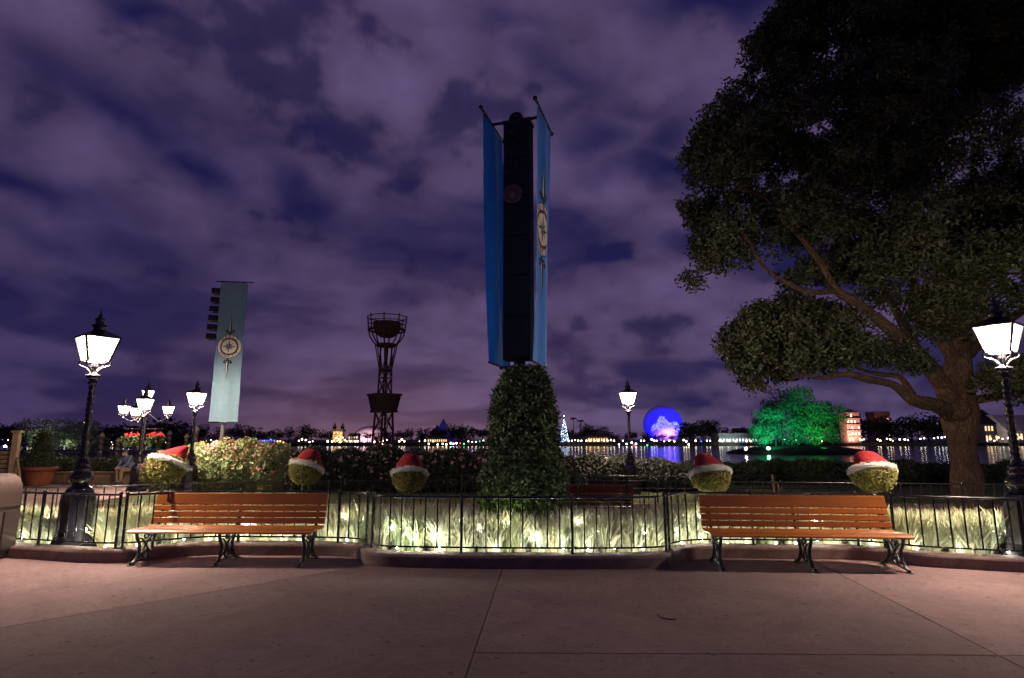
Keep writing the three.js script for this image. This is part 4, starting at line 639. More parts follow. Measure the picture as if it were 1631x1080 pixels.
{
  const o = thing('service_box', 'small pale cabinet on the ground behind the bench by the litter bin', 'cabinet', [at(464, 790, -12.3).x, -0.1, -12.3], 0.1), m = std(lin(0.5, 0.46, 0.44), 0.6);
  part('case', box(0.2, 0.62, 0.18, 0, 0.31, 0, 0.01), m, o); part('lid', box(0.23, 0.03, 0.21, 0, 0.636, 0, 0.008), m, o);
  const st = thing('timber_stakes', 'two pale timber stakes leaning together on the lawn behind the lit bench', 'stakes', [at(1236, 790, -13.5).x, -0.1, -13.5]);
  part('stake', [bar([0, 0, 0], [-0.06, 0.92, 0.02], 0.03, 4)], M.oldWood, st); part('stake', [bar([0.14, 0, 0.05], [0.06, 0.72, 0], 0.025, 4)], M.oldWood, st);
  const a = [[1047, 979], [1056, 984], [1066, 986], [1077, 986]].map(([x, y]) => { const d = ray(x, y), t = (0.006 - EYE) / d[1]; return V(d[0] * t, 0.006, d[2] * t); });
  solo('twig', tube(a, 0.005, 6, 16), M.darkBark, 'thin curved twig lying on the concrete in front of the column shrub', 'twig');
}

// ---------------------------------------------------------------- lattice tower across the inlet
{
  const Z = -55, s = 55 / 937 * 1.0, o = thing('lattice_tower', 'rusty steel lattice tower with a railed bowl-shaped platform on top', 'tower', [-11.9, -0.115, Z], 0.35);
  const rust = std(lin(0.17, 0.075, 0.05), 0.85, { map: scaled(mottled, 0.4) }), y = py => at(612, py, Z).y + 0.115;
  const leg = (r0, y0, r1, y1, rad) => [0, 1, 2, 3].map(k => { const a = k * Math.PI / 2 + 0.3; return bar([Math.cos(a) * r0, y0, Math.sin(a) * r0], [Math.cos(a) * r1, y1, Math.sin(a) * r1], rad, 6); });
  const ring = (r, yy, rad, n = 28) => move(new THREE.TorusGeometry(r, rad, 6, n), 0, yy, 0, Math.PI / 2, 0, 0);
  const r0 = 1.0, yb = y(656), yt = y(592);
  leg(1.05, 0, 0.78, y(655), 0.11).forEach(g => part('leg', g, rust, o));
  leg(0.62, y(632), 0.5, y(550), 0.09).forEach(g => part('leg', g, rust, o));
  const X = (ra, ya, rb, ybb, rad) => { const f = []; for (let k = 0; k < 4; k++) { const a = k * Math.PI / 2 + 0.3, b = a + Math.PI / 2; f.push(bar([Math.cos(a) * ra, ya, Math.sin(a) * ra], [Math.cos(b) * rb, ybb, Math.sin(b) * rb], rad, 5), bar([Math.cos(b) * ra, ya, Math.sin(b) * ra], [Math.cos(a) * rb, ybb, Math.sin(a) * rb], rad, 5), bar([Math.cos(a) * ra, ya, Math.sin(a) * ra], [Math.cos(b) * ra, ya, Math.sin(b) * ra], rad, 5)); } return f; };
  part('brace', [...X(1.02, 0.6, 0.95, y(690), 0.05), ...X(0.95, y(690), 0.78, y(656), 0.05)], rust, o);
  part('brace', [...X(0.62, y(630), 0.57, y(602), 0.04), ...X(0.57, y(602), 0.53, y(575), 0.04)], rust, o);
  part('cabin', [move(new THREE.CylinderGeometry(1.62, 1.28, y(630) - y(654), 4, 1), 0, (y(630) + y(654)) / 2, 0, 0, 0.3 + Math.PI / 4, 0), move(new THREE.CylinderGeometry(1.72, 1.72, 0.18, 4), 0, y(629), 0, 0, 0.3 + Math.PI / 4, 0), move(new THREE.CylinderGeometry(1.38, 1.38, 0.16, 4), 0, y(655.5), 0, 0, 0.3 + Math.PI / 4, 0)], rust, o);
  const rt = 1.75;
  part('flared_strut', [0, 1, 2, 3, 4, 5, 6, 7].map(k => { const a = k * Math.PI / 4 + 0.3; return bar([Math.cos(a) * 0.55, y(590), Math.sin(a) * 0.55], [Math.cos(a) * 1.05, y(548), Math.sin(a) * 1.05], 0.06, 5); }).concat([ring(0.58, y(590), 0.07), ring(0.8, y(550), 0.16)]), rust, o);
  part('basket_arm', [0, 1, 2, 3, 4, 5, 6, 7].map(k => { const a = k * Math.PI / 4 + 0.3; return tube([[Math.cos(a) * 0.7, y(551), Math.sin(a) * 0.7], [Math.cos(a) * 1.15, y(546), Math.sin(a) * 1.15], [Math.cos(a) * 1.55, y(536), Math.sin(a) * 1.55], [Math.cos(a) * 1.72, y(526), Math.sin(a) * 1.72]], 0.07, 6, 14); }), rust, o);
  part('bowl', lathe([[0, y(538)], [0.6, y(537)], [1.05, y(532)], [1.3, y(525)], [1.32, y(514)], [1.2, y(516)], [0, y(520)]], 24), rust, o);
  part('platform_rim', [ring(1.72, y(526), 0.08), move(new THREE.CylinderGeometry(1.74, 1.6, 0.12, 28, 1, true), 0, y(527), 0)], rust, o);
  part('guard_rail', [ring(1.84, y(506), 0.045), ring(1.8, y(513), 0.035), ring(1.77, y(519), 0.03)], rust, o);
  for (let k = 0; k < 8; k++) { const a = k * Math.PI / 4 + 0.3; part('guard_post', bar([Math.cos(a) * 1.72, y(527), Math.sin(a) * 1.72], [Math.cos(a) * 1.86, y(503), Math.sin(a) * 1.86], 0.06, 6), rust, o); }
}

// ---------------------------------------------------------------- floodlit island
function floodlight(label, pos, target, colour, cd, cone = 0.7, size = 0.35, group = 'floodlights on the shore', globe) {
  const o = thing('floodlight', label, 'floodlight', pos, 0, group), d = V(target[0] - pos[0], target[1] - pos[1], target[2] - pos[2]).normalize(), h = new THREE.Group(); h.name = 'lamp_head'; h.position.set(0, size * 1.2, 0); h.quaternion.setFromUnitVectors(V(0, 0, 1), d); o.add(h);
  if (globe) part('lamp_globe', ball(size * 0.55, 0, 0, -size * 0.1, 12), glowMat(0.6, 1, 0.95, 22), h); else part('housing', [move(new THREE.CylinderGeometry(size, size * 0.6, size * 1.2, 14), 0, 0, -size * 0.6, Math.PI / 2, 0, 0)], M.iron, h);
  part('lamp_lens', move(new THREE.CircleGeometry(size * 0.92, 16), 0, 0, 0.01), glowMat(colour[0] * 0.8 + 0.2, colour[1] * 0.8 + 0.2, colour[2] * 0.8 + 0.2, 12), h);
  part('bracket', bar([0, 0, 0], [0, size * 1.2, 0], size * 0.12, 6), M.iron, o);
  const l = new THREE.SpotLight(lin(...colour), cd, 0, cone, 0.5, 2); l.position.set(pos[0] + d.x * size, pos[1] + size * 1.2 + d.y * size, pos[2] + d.z * size); l.target.position.set(...target); l.castShadow = true; l.shadow.radius = size / 0.02 * 0.8; l.name = 'floodlight_beam'; scene.add(l, l.target);
  return o;
}
function crownGeo(k, per, size) {       // a crown of leafy clumps, one metre across
  const q = mulberry(900 + k), list = [], lobes = []; for (let i = 0; i < 9; i++) lobes.push([(q() - 0.5) * 0.62, 0.28 + q() * 0.58, (q() - 0.5) * 0.62, 0.16 + q() * 0.14]);
  const pos = [], nor = [];
  for (const L of lobes) for (let i = 0; i < per; i++) {
    const d = V(q() - 0.5, q() - 0.5, q() - 0.5).normalize(), r = L[3] * (0.55 + 0.6 * Math.sqrt(q())), c = V(L[0] + d.x * r, L[1] + d.y * r * 0.85, L[2] + d.z * r), a = V(q() - 0.5, q() - 0.5, q() - 0.5).normalize(), b = a.clone().cross(V(q() - 0.5, q() - 0.5, q() - 0.5)).normalize(), s = size * (0.75 + q());
    const p = [c.clone().addScaledVector(a, -s), c.clone().addScaledVector(b, s * 0.7), c.clone().addScaledVector(a, s), c.clone().addScaledVector(b, -s * 0.7)], n = b.clone().cross(a).normalize();
    for (const t of [0, 1, 2, 0, 2, 3]) { pos.push(p[t].x, p[t].y, p[t].z); nor.push(n.x, n.y, n.z); }
  }
  const g = new THREE.BufferGeometry(); g.setAttribute('position', new THREE.Float32BufferAttribute(pos, 3)); g.setAttribute('normal', new THREE.Float32BufferAttribute(nor, 3)); return g;
}
const crownGeos = [1, 2, 3, 4, 5].map(k => crownGeo(k, 75, 0.030)), fineCrowns = [6, 7, 8, 9, 10].map(k => crownGeo(k, 460, 0.0155));
const trunkGeo = limb([[0, -0.02, 0, 0.05], [0.01, 0.2, 0, 0.032], [0, 0.45, 0.01, 0.022], [0, 0.7, 0, 0.01]], 6, 0.1);
const crownMats = [std(lin(0.035, 0.045, 0.022), 0.9, { side: THREE.DoubleSide }), std(lin(0.05, 0.058, 0.026), 0.9, { side: THREE.DoubleSide }), std(lin(0.06, 0.09, 0.035), 0.9, { side: THREE.DoubleSide })];
let kind = 0;
function tree(name, label, pos, w, h, mat, group, fine) {
  const o = thing(name, label, 'tree', pos, rr(0, 6.28), group), k = kind++ % 5;
  const t = part('trunk', trunkGeo, M.darkBark, o); t.scale.set(w * 0.8, h, w * 0.8); const c = part('crown', (fine ? fineCrowns : crownGeos)[k], mat, o); c.scale.set(w, h, w); c.userData.kind = 'stuff'; return o;
}
{
  const Z = -120, g = new THREE.SphereGeometry(1, 40, 16), p = g.attributes.position; g.scale(14.5, 1.7, 9);
  const m = structure('island', g, std(lin(0.04, 0.055, 0.02), 1, { map: scaled(mottled, 6), bumpMap: scaled(grit, 20), bumpScale: 0.1 })); m.position.set(at(1278, 700, Z).x, -1.3, Z - 2);
  const lbl = 'tree on the little island lit green by floodlights', grp = 'green floodlit trees on the island';
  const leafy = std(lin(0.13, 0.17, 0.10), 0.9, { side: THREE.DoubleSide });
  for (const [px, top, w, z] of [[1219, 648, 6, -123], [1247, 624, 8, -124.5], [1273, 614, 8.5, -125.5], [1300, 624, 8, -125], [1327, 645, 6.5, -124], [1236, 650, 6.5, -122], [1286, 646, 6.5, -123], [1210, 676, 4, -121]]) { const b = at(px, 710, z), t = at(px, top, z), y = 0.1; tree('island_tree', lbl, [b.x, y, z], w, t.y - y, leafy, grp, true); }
  const q = at(1230, 708, -112.5); floodlight('floodlight glowing white-green on the island bank', [q.x, -0.55, -114.3], [at(1243, 660, -124).x, 8, -124], [0.02, 1, 0.42], 600, 0.85, 0.4, 'floodlights on the island', true);
  const r = at(1318, 708, -113.5); floodlight('small green floodlight under the island trees', [r.x, -0.5, -115.2], [at(1316, 670, -124).x, 7, -124], [0.05, 1, 0.10], 420, 0.75, 0.22);
  const c = at(1268, 705, -113); floodlight('small green floodlight under the island trees', [c.x, -0.4, -114.5], [at(1275, 650, -124).x, 9, -124], [0.03, 1, 0.40], 130, 0.7, 0.22);
  const w = at(1193, 712, -110); const o = thing('bank_lamp', 'white lamp low on the island bank beside the water', 'lamp', [w.x, -1.2, -111.5]); part('post', cyl(0.06, 0.06, 0.9, 0, 0.45, 0, 8), M.iron, o); part('lamp_globe', ball(0.28, 0, 1.1, 0, 10), glowMat(1, 0.97, 0.8, 14), o);
}

// ---------------------------------------------------------------- far shore: trees, lamps, buildings
const FZ = -266;
{
  const lbl = 'dark full-crowned tree at the front of the far shore tree line', grp = 'front trees of the far shore';
  // [from x, to x, top y, jitter] in photo pixels, read as heights at the shore
  const runs = [[-40, 60, 676, 5, 'beyond the timber screen'], [60, 140, 684, 6, 'beyond the terracotta pot'], [140, 300, 680, 8, 'beyond the striped mooring poles'], [300, 420, 682, 8, 'beyond the pale compass banner'], [420, 530, 682, 8, 'between the blue stall and the golden turrets'], [600, 690, 684, 5, 'between the lattice tower and the violet pyramids'], [690, 800, 682, 6, 'behind the amber waterside restaurant'], [860, 900, 684, 5, 'just before the lighted fir'], [905, 960, 682, 5, 'behind the amber arcade'], [960, 1030, 688, 4, 'between the amber arcade and the globe'], [1030, 1090, 692, 3, 'low in front of the great globe'], [1090, 1140, 674, 8, 'between the great globe and the white pavilion'], [1140, 1200, 682, 6, 'behind the long white pavilion'], [1340, 1480, 664, 8, 'between the pink tower and the oak trunk'], [1480, 1640, 672, 8, 'around the grey temple-like hall'], [1640, 1750, 670, 8, 'past the broad white-roofed hall']];
  for (const [x0, x1, ty, j, where] of runs) for (let x = x0; x < x1; x += rr(10, 17)) { const z = FZ - rr(14, 34), b = at(x, 700, z), t = at(x, ty + rr(-j, j), z); tree('shore_tree', 'dark tree on the far shore ' + where, [b.x, 0.1, z], (t.y - 0.1) * rr(0.75, 1.2) + 1.5, t.y - 0.1, crownMats[R() < 0.6 ? 0 : 1], 'far shore trees ' + where); }
  for (const [x, ty, w] of [[400, 678, 9], [385, 684, 8], [585, 688, 6], [560, 692, 5], [540, 694, 5], [936, 675, 10], [925, 684, 8], [1102, 672, 10], [1118, 672, 10], [672, 678, 7], [735, 676, 5], [25, 672, 12], [265, 672, 12], [135, 676, 9]]) { const z = FZ - 12, b = at(x, 700, z), t = at(x, ty, z); tree('shore_tree', lbl, [b.x, 0.1, z], w, t.y - 0.1, crownMats[0], grp); }
  // two tall palms by the lighted fir
  for (const [x, ty] of [[914, 668], [925, 672]]) { const z = FZ - 8, b = at(x, 700, z), t = at(x, ty, z), o = thing('palm_tree', 'slender palm standing beside the fir covered in white lights', 'palm tree', [b.x, 0.1, z], 0, 'palms by the lighted fir'), H = t.y - 0.1; part('trunk', cyl(0.22, 0.15, H, 0, H / 2, 0, 8), M.darkBark, o); const f = []; for (let k = 0; k < 14; k++) { const a = k * 0.45, e = rr(-0.5, 0.7); f.push(limb([[0, H, 0, 0.12], [Math.cos(a) * 0.9, H + 0.5 + e * 0.5, Math.sin(a) * 0.9, 0.2], [Math.cos(a) * 1.8, H - 0.1 + e, Math.sin(a) * 1.8, 0.03]], 4, 0)); } part('crown', f, crownMats[0], o); }
}
// promenade lamps, each a globe on a post
{
  const lampColours = { w: [1, 0.86, 0.6], c: [0.95, 0.97, 1], y: [1, 0.72, 0.35], b: [0.12, 0.2, 1], g: [0.1, 1, 0.4], r: [1, 0.08, 0.06], o: [1, 0.5, 0.2] }, mats = {}, globe = new THREE.IcosahedronGeometry(1, 0);
  const names = { w: 'warm white lamp on the far lakeshore promenade', c: 'cool white lamp on the far lakeshore promenade', y: 'yellow lamp on the far lakeshore promenade', b: 'blue lamp on the far lakeshore promenade', g: 'green lamp on the far lakeshore promenade', r: 'red lamp on the far lakeshore promenade', o: 'orange lamp on the far lakeshore promenade' };
  const list = `4,701,b,1 8,700,r,.6 13,701,c,.8 36,700,w,.8 46,697,w,1.3 51,697,w,1 66,698,w,1.2 81,700,w,1 92,699,w,1.2 97,698,w,1.1 104,700,w,1.3 111,698,w,1.2 119,699,w,1.2 122,701,w,1 178,704,w,1.2 181,700,w,1.2 180,708,w,1 198,702,w,1 206,703,w,1 221,703,w,.8 234,704,w,.8 240,704,g,1 263,705,w,1
336,701,w,1 345,702,w,.8 353,703,w,.7 368,703,w,1 376,703,w,.8 383,704,w,1 392,704,w,.9 405,703,w,.8 410,702,w,.8 416,703,b,1 421,702,b,1.2 426,701,b,1.2 431,700,b,1.1 437,702,b,1 442,703,o,1 446,703,o,1.1 451,705,o,1.1 476,702,w,1 481,700,w,1.2 487,701,w,1.2 493,704,c,1 498,703,w,.8
522,703,w,1.5 529,703,w,1.4 535,698,w,1.1 540,700,w,1 542,704,w,1.2 546,697,w,.8 549,701,w,1.1 552,703,y,1 558,703,w,1 566,703,w,1.2 570,703,w,1.1 580,703,w,1.2 596,704,w,1.3 596,709,w,1 608,708,w,1.8 611,702,w,1.1 616,701,w,1.2 636,703,y,1.3 640,700,w,1.5 644,703,y,1.3 668,703,w,.6 677,702,w,1.3 683,707,w,1.2 690,703,y,1 697,708,w,1.2 705,707,w,1.1 711,708,w,1.3 718,706,c,1.5 722,707,c,1.2 727,706,c,1.3 733,706,r,.9 739,707,g,1.1 746,703,w,1 752,704,w,1 758,704,c,1 764,703,g,.8 770,702,w,1.1 776,703,w,.9 782,703,w,.8 790,703,y,1
876,702,c,1.1 881,703,c,1 885,700,w,1.1 892,703,c,1 906,702,w,1.1 911,702,w,1.1 916,701,c,1 921,702,w,1.2 926,702,w,1.1 934,702,y,1.3 940,702,y,1.3 947,702,y,1.1 953,702,y,1.2 962,702,w,1.1 968,702,w,1 973,701,w,1.2 978,702,w,1.2 986,708,c,1 992,702,w,1 998,707,c,1.1 1002,706,c,1.5 1006,705,c,1.5 1010,709,r,.9 1013,707,c,1.3 1021,702,w,1.1 1026,702,w,1 1031,709,g,1 1038,700,c,1.4 1042,702,c,1.2 1046,702,w,1 1058,703,w,.9 1066,702,w,1.1 1074,703,w,1.2 1089,701,w,1.3 1093,703,w,1.4 1097,708,w,1.2 1108,702,w,1.2 1117,703,b,1 1126,702,w,1.1 1131,702,w,1 1146,702,w,1 1150,703,w,.9 1160,702,w,1.1 1172,703,w,1 1179,703,b,1 1184,703,b,1.1 1189,703,c,1 1196,703,y,1
1250,700,w,1 1268,701,y,.9 1290,703,b,1.2 1304,701,y,1 1309,703,w,.8 1372,701,w,1.3 1376,700,w,1 1398,700,w,1.1 1402,702,w,1.4 1413,699,w,1.2 1418,700,w,1.3 1422,702,o,1 1433,700,w,1.3 1441,700,w,1.4 1446,701,w,1 1466,699,w,1.2 1472,698,w,1.2 1488,698,c,1 1494,697,c,1 1500,697,c,1.2 1505,696,c,1.2 1511,695,c,1 1572,702,w,1.2 1578,699,w,1.3 1584,702,w,1 1590,697,w,1.5 1597,699,w,1.2 1606,698,w,1.5 1612,699,c,1.2 1626,697,w,1.6`;
  for (const e of list.split(/\s+/)) {
    const [x, y, k, s] = e.split(','), low = +y > 705.5, z = low ? -249.5 - R() : FZ - 2 + rr(0, 4), p = at(+x, +y, z), r = 0.30 * +s * (Math.abs(x - 815) > 450 ? 0.92 : 1), foot = low ? -1.2 : 0.14;
    const o = thing('shore_lamp', low ? names[k].replace('on the far lakeshore promenade', 'on the water edge of the far shore') : names[k], 'lamp', [p.x, foot, z], 0, names[k].split(' lamp')[0] + (low ? ' lamps at the far water edge' : ' lamps along the far shore')); mats[k] ??= glowMat(...lampColours[k], k === 'b' || k === 'g' || k === 'r' ? 4 : 10);
    part('post', cyl(0.05, 0.05, Math.max(0.3, p.y - foot), 0, Math.max(0.3, p.y - foot) / 2, 0, 5), M.iron, o); const g = part('lamp_globe', globe, mats[k], o); g.position.y = p.y - foot; g.scale.setScalar(r);
  }
}
// window panes that glow, built one by one
const paneMats = { warm: glowMat(1, 0.62, 0.28, 1.6), cream: glowMat(1, 0.84, 0.6, 1.8), white: glowMat(0.9, 1, 0.95, 1.6), blue: glowMat(0.15, 0.2, 1, 1.6) };
function building(label, px0, px1, ptop, z, opts) {
  const a = at(px0, 700, z), b = at(px1, 700, z), t = at((px0 + px1) / 2, ptop, z), w = b.x - a.x, h = t.y - 0.14, d = opts.depth ?? Math.min(12, w), o = thing(opts.name ?? 'lakeside_building', label, 'building', [(a.x + b.x) / 2, 0.14, z], 0), wall = std(lin(...opts.wall), 0.85, { map: scaled(mottled, 0.15) });
  const eave = opts.eave ?? 0.72;
  part('wall', box(w, h * eave, d, 0, h * eave / 2, 0, 0.03), wall, o);
  const roofM = std(lin(...opts.roof), 0.8, { map: scaled(mottled, 0.2) });
  if (opts.shape === 'hip') part('roof', move(new THREE.CylinderGeometry(0.12, 0.74, 1, 4, 1), 0, 0, 0, 0, Math.PI / 4, 0).scale(w * 1.02, h * (1 - eave), d * 1.05).translate(0, h * eave + h * (1 - eave) / 2, 0), roofM, o);
  else if (opts.shape === 'flat') part('roof', [box(w + 0.6, h * (1 - eave), d + 0.6, 0, h * eave + h * (1 - eave) / 2, 0, 0.05)], roofM, o);
  else { const s = new THREE.Shape(); s.moveTo(-d / 2 - 0.4, 0); s.lineTo(0, h * (1 - eave)); s.lineTo(d / 2 + 0.4, 0); s.closePath(); const g = new THREE.ExtrudeGeometry(s, { depth: w + 0.6, bevelEnabled: false }); g.rotateY(Math.PI / 2); g.translate(-w / 2 - 0.3, h * eave, 0); part('roof', metres(plain(g)), roofM, o); }
  const pg = box(1, 1, 0.06), fg = box(1, 1, 0.1);
  const rows = opts.rows ?? 1, cols = opts.cols ?? Math.max(2, Math.round(w / 2.2)), ww = w / cols * 0.52, hh = h * eave / rows * 0.5;
  for (let r = 0; r < rows; r++) for (let c = 0; c < cols; c++) { if (R() > (opts.lit ?? 0.8)) continue; const x = -w / 2 + (c + 0.5) * w / cols, y = h * eave * (r + 0.5) / rows; const f = part('window', fg, M.iron, o); f.position.set(x, y, d / 2 + 0.02); f.scale.set(ww + 0.16, hh + 0.16, 1); const p = part('window_pane', pg, paneMats[opts.glow ?? 'warm'], o); p.position.set(x, y, d / 2 + 0.08); p.scale.set(ww, hh, 1); }
  if (opts.extra) opts.extra(o, w, h, d, roofM, wall);
  return o;
}
{
  const stone = [0.45, 0.33, 0.2];
  building('golden turreted building with dark pointed roofs and lit battlements', 532, 547, 684, FZ - 6, { wall: stone, roof: [0.05, 0.04, 0.05], eave: 0.86, rows: 3, cols: 3, shape: 'flat', extra(o, w, h, d, rm, wl) { for (const x of [-0.5, 0.35]) { part('turret', cyl(0.7, 0.7, h + 0.8, x * w, (h + 0.8) / 2, 0, 10), wl, o); part('turret_roof', move(new THREE.ConeGeometry(0.95, 2.6, 10), x * w, h + 0.8 + 1.3, 0), rm, o); } } });
  for (const [px, z] of [[536, FZ + 3], [545, FZ + 4]]) { const p = at(px, 702, z); floodlight('warm floodlight at the foot of the golden turreted building', [p.x, 0.2, z], [at(540, 690, FZ).x, 4, FZ - 3], [1, 0.68, 0.32], 420, 0.9, 0.15, 'warm floodlights on the turreted building'); }
  building('long waterside restaurant with a row of amber windows under a low tiled roof', 683, 714, 694, FZ - 6, { wall: [0.4, 0.25, 0.14], roof: [0.10, 0.05, 0.035], eave: 0.62, rows: 1, cols: 9, glow: 'warm', lit: 1 });
  building('amber lit arcade building beside the fir covered in white lights', 934, 966, 692, FZ - 6, { wall: [0.42, 0.25, 0.13], roof: [0.10, 0.06, 0.04], eave: 0.7, rows: 1, cols: 8, glow: 'warm', lit: 1 });
  building('small pavilion with a stepped pale roof above the amber arcade', 950, 962, 683, FZ - 16, { wall: [0.4, 0.36, 0.26], roof: [0.36, 0.32, 0.22], eave: 0.55, rows: 1, cols: 3, shape: 'hip', lit: 0.3, glow: 'cream' });
  building('cream lit house with a dark roof between the trees beyond the lattice tower', 557, 572, 690, FZ - 14, { wall: [0.5, 0.45, 0.35], roof: [0.06, 0.05, 0.05], rows: 2, cols: 4, glow: 'cream', lit: 0.9 });
  building('small lodge with amber windows at the water beyond the lattice tower', 604, 611, 700.5, FZ - 3, { wall: [0.4, 0.25, 0.15], roof: [0.08, 0.05, 0.04], rows: 1, cols: 2, glow: 'warm', lit: 1 });
  building('long low white pavilion with a curved cool-lit canopy, near the green island', 1139, 1210, 690, FZ - 12, { wall: [0.5, 0.52, 0.5], roof: [0.42, 0.42, 0.4], eave: 0.55, shape: 'flat', rows: 1, cols: 14, glow: 'white', lit: 0.9, depth: 10 });
  { const p = at(1175, 702, FZ + 6); floodlight('cool white floodlight in front of the long white pavilion', [p.x, 0.2, FZ + 2], [p.x, 3.5, FZ - 8], [0.75, 1, 0.95], 170, 1.1, 0.15); }
  building('orange-topped hall behind the long white pavilion', 1172, 1206, 682, FZ - 30, { wall: [0.55, 0.24, 0.14], roof: [0.5, 0.2, 0.1], eave: 0.8, shape: 'flat', rows: 1, cols: 6, glow: 'warm', lit: 0.5, depth: 8 });
  building('tall pink floodlit tower with balconies beside the green island', 1345, 1366, 652, FZ - 2, { wall: [0.62, 0.40, 0.34], roof: [0.4, 0.2, 0.17], eave: 0.9, shape: 'hip', rows: 5, cols: 4, glow: 'cream', lit: 0.75, depth: 6, extra(o, w, h, d, rm, wl) { for (let k = 1; k < 5; k++) part('balcony', box(w + 0.5, 0.16, 0.7, 0, h * 0.9 * k / 5, d / 2 + 0.3, 0.02), wl, o); } });
  for (const px of [1343, 1356, 1369]) { const p = at(px, 702, FZ + 8); floodlight('warm floodlight at the foot of the pink tower', [p.x, 0.2, FZ + 8], [at(1356, 675, FZ).x, 8, FZ], [1, 0.48, 0.36], 620, 0.8, 0.15, 'warm floodlights on the pink tower'); }
  building('flat-topped salmon building rising over the dark trees near the pink tower', 1390, 1413, 656, FZ - 60, { wall: [0.6, 0.3, 0.22], roof: [0.5, 0.26, 0.2], eave: 0.85, shape: 'flat', rows: 5, cols: 4, lit: 0.12, glow: 'warm', depth: 8 });
  { const p = at(1400, 660, FZ - 48); floodlight('warm floodlight on the terrace of the salmon building', [p.x, 9, FZ - 44], [p.x, 15, FZ - 57], [1, 0.45, 0.28], 90, 0.9, 0.15); const q = thing('mast', 'thin dark mast carrying the terrace floodlight', 'mast', [p.x, 0.14, FZ - 44]); part('pole', cyl(0.1, 0.1, 8.86, 0, 4.43, 0, 6), M.iron, q); }
  building('grey temple-like hall with upswept dark roof beyond the oak trunk', 1560, 1580, 660, FZ - 4, { wall: [0.45, 0.4, 0.36], roof: [0.10, 0.07, 0.06], eave: 0.66, shape: 'hip', rows: 2, cols: 4, lit: 0.4, glow: 'warm', depth: 7, extra(o, w, h, d, rm) { part('upper_roof', move(new THREE.CylinderGeometry(0.05, 0.74, 1, 4, 1), 0, 0, 0, 0, Math.PI / 4, 0).scale(w * 0.55, h * 0.2, d * 0.6).translate(0, h * 1.08, 0), rm, o); } });
  building('broad white-roofed hall beyond the lamp under the big tree', 1584, 1680, 661, FZ - 20, { wall: [0.5, 0.46, 0.42], roof: [0.62, 0.58, 0.55], eave: 0.42, rows: 1, cols: 16, lit: 0.4, glow: 'warm', depth: 16 });
  { const p = at(1606, 700, FZ - 2); floodlight('white floodlight in front of the broad white-roofed hall', [p.x, 0.2, FZ - 2], [p.x + 2, 8, FZ - 15], [1, 0.85, 0.75], 650, 1.0, 0.15); }
  building('small blue-lit stall under a dark roof at the water, beyond the rose hedge', 414, 440, 697, FZ - 3, { wall: [0.2, 0.2, 0.3], roof: [0.05, 0.06, 0.12], rows: 1, cols: 7, glow: 'blue', lit: 1 });
}
{
  // pale dome
  const p = at(592, 700, FZ - 90), o = thing('pale_dome', 'wide pale pink dome roof beyond the golden turreted building', 'dome', [p.x, 0.1, FZ - 90]), r = 12.2;
  const g = new THREE.SphereGeometry(r, 40, 14, 0, 6.2832, 0, Math.PI / 2); g.scale(1, 0.78, 1); part('dome_roof', g, std(lin(0.75, 0.62, 0.66), 0.7), o); part('drum', cyl(r + 0.1, r + 0.1, 1.2, 0, 0.6, 0, 40), std(lin(0.4, 0.35, 0.35), 0.8), o);
  floodlight('pink floodlight in front of the pale dome', [p.x, 0.2, FZ - 62], [p.x, 8, FZ - 90], [1, 0.62, 0.72], 2600, 0.9, 0.15);
  // glass pyramids, glowing purple
  for (const [px, w, ty] of [[706, 8.2, 668], [696, 6, 677]]) { const z = FZ - 60, b = at(px, 690, z), t = at(px, ty, z), q = thing('glass_pyramid', px > 700 ? 'larger glass pyramid glowing violet above the trees' : 'smaller glass pyramid glowing violet above the trees', 'pyramid', [b.x, 0.1, z], 0.5, 'violet glass pyramids'), h = t.y; const gl = new THREE.MeshPhysicalMaterial({ color: lin(0.06, 0.05, 0.3), roughness: 0.25, emissive: lin(0.07, 0.035, 0.42), emissiveIntensity: 0.14 }); for (let k = 0; k < 4; k++) { const a = k * Math.PI / 2, c = a + Math.PI / 2, r2 = w; const gg = new THREE.BufferGeometry(); gg.setAttribute('position', new THREE.Float32BufferAttribute([Math.cos(a) * r2, 0, Math.sin(a) * r2, 0, h, 0, Math.cos(c) * r2, 0, Math.sin(c) * r2], 3)); gg.computeVertexNormals(); part('glass_window_face', gg, gl, q); part('edge_bar', bar([Math.cos(a) * r2, 0, Math.sin(a) * r2], [0, h, 0], 0.14, 5), M.iron, q); } }
}
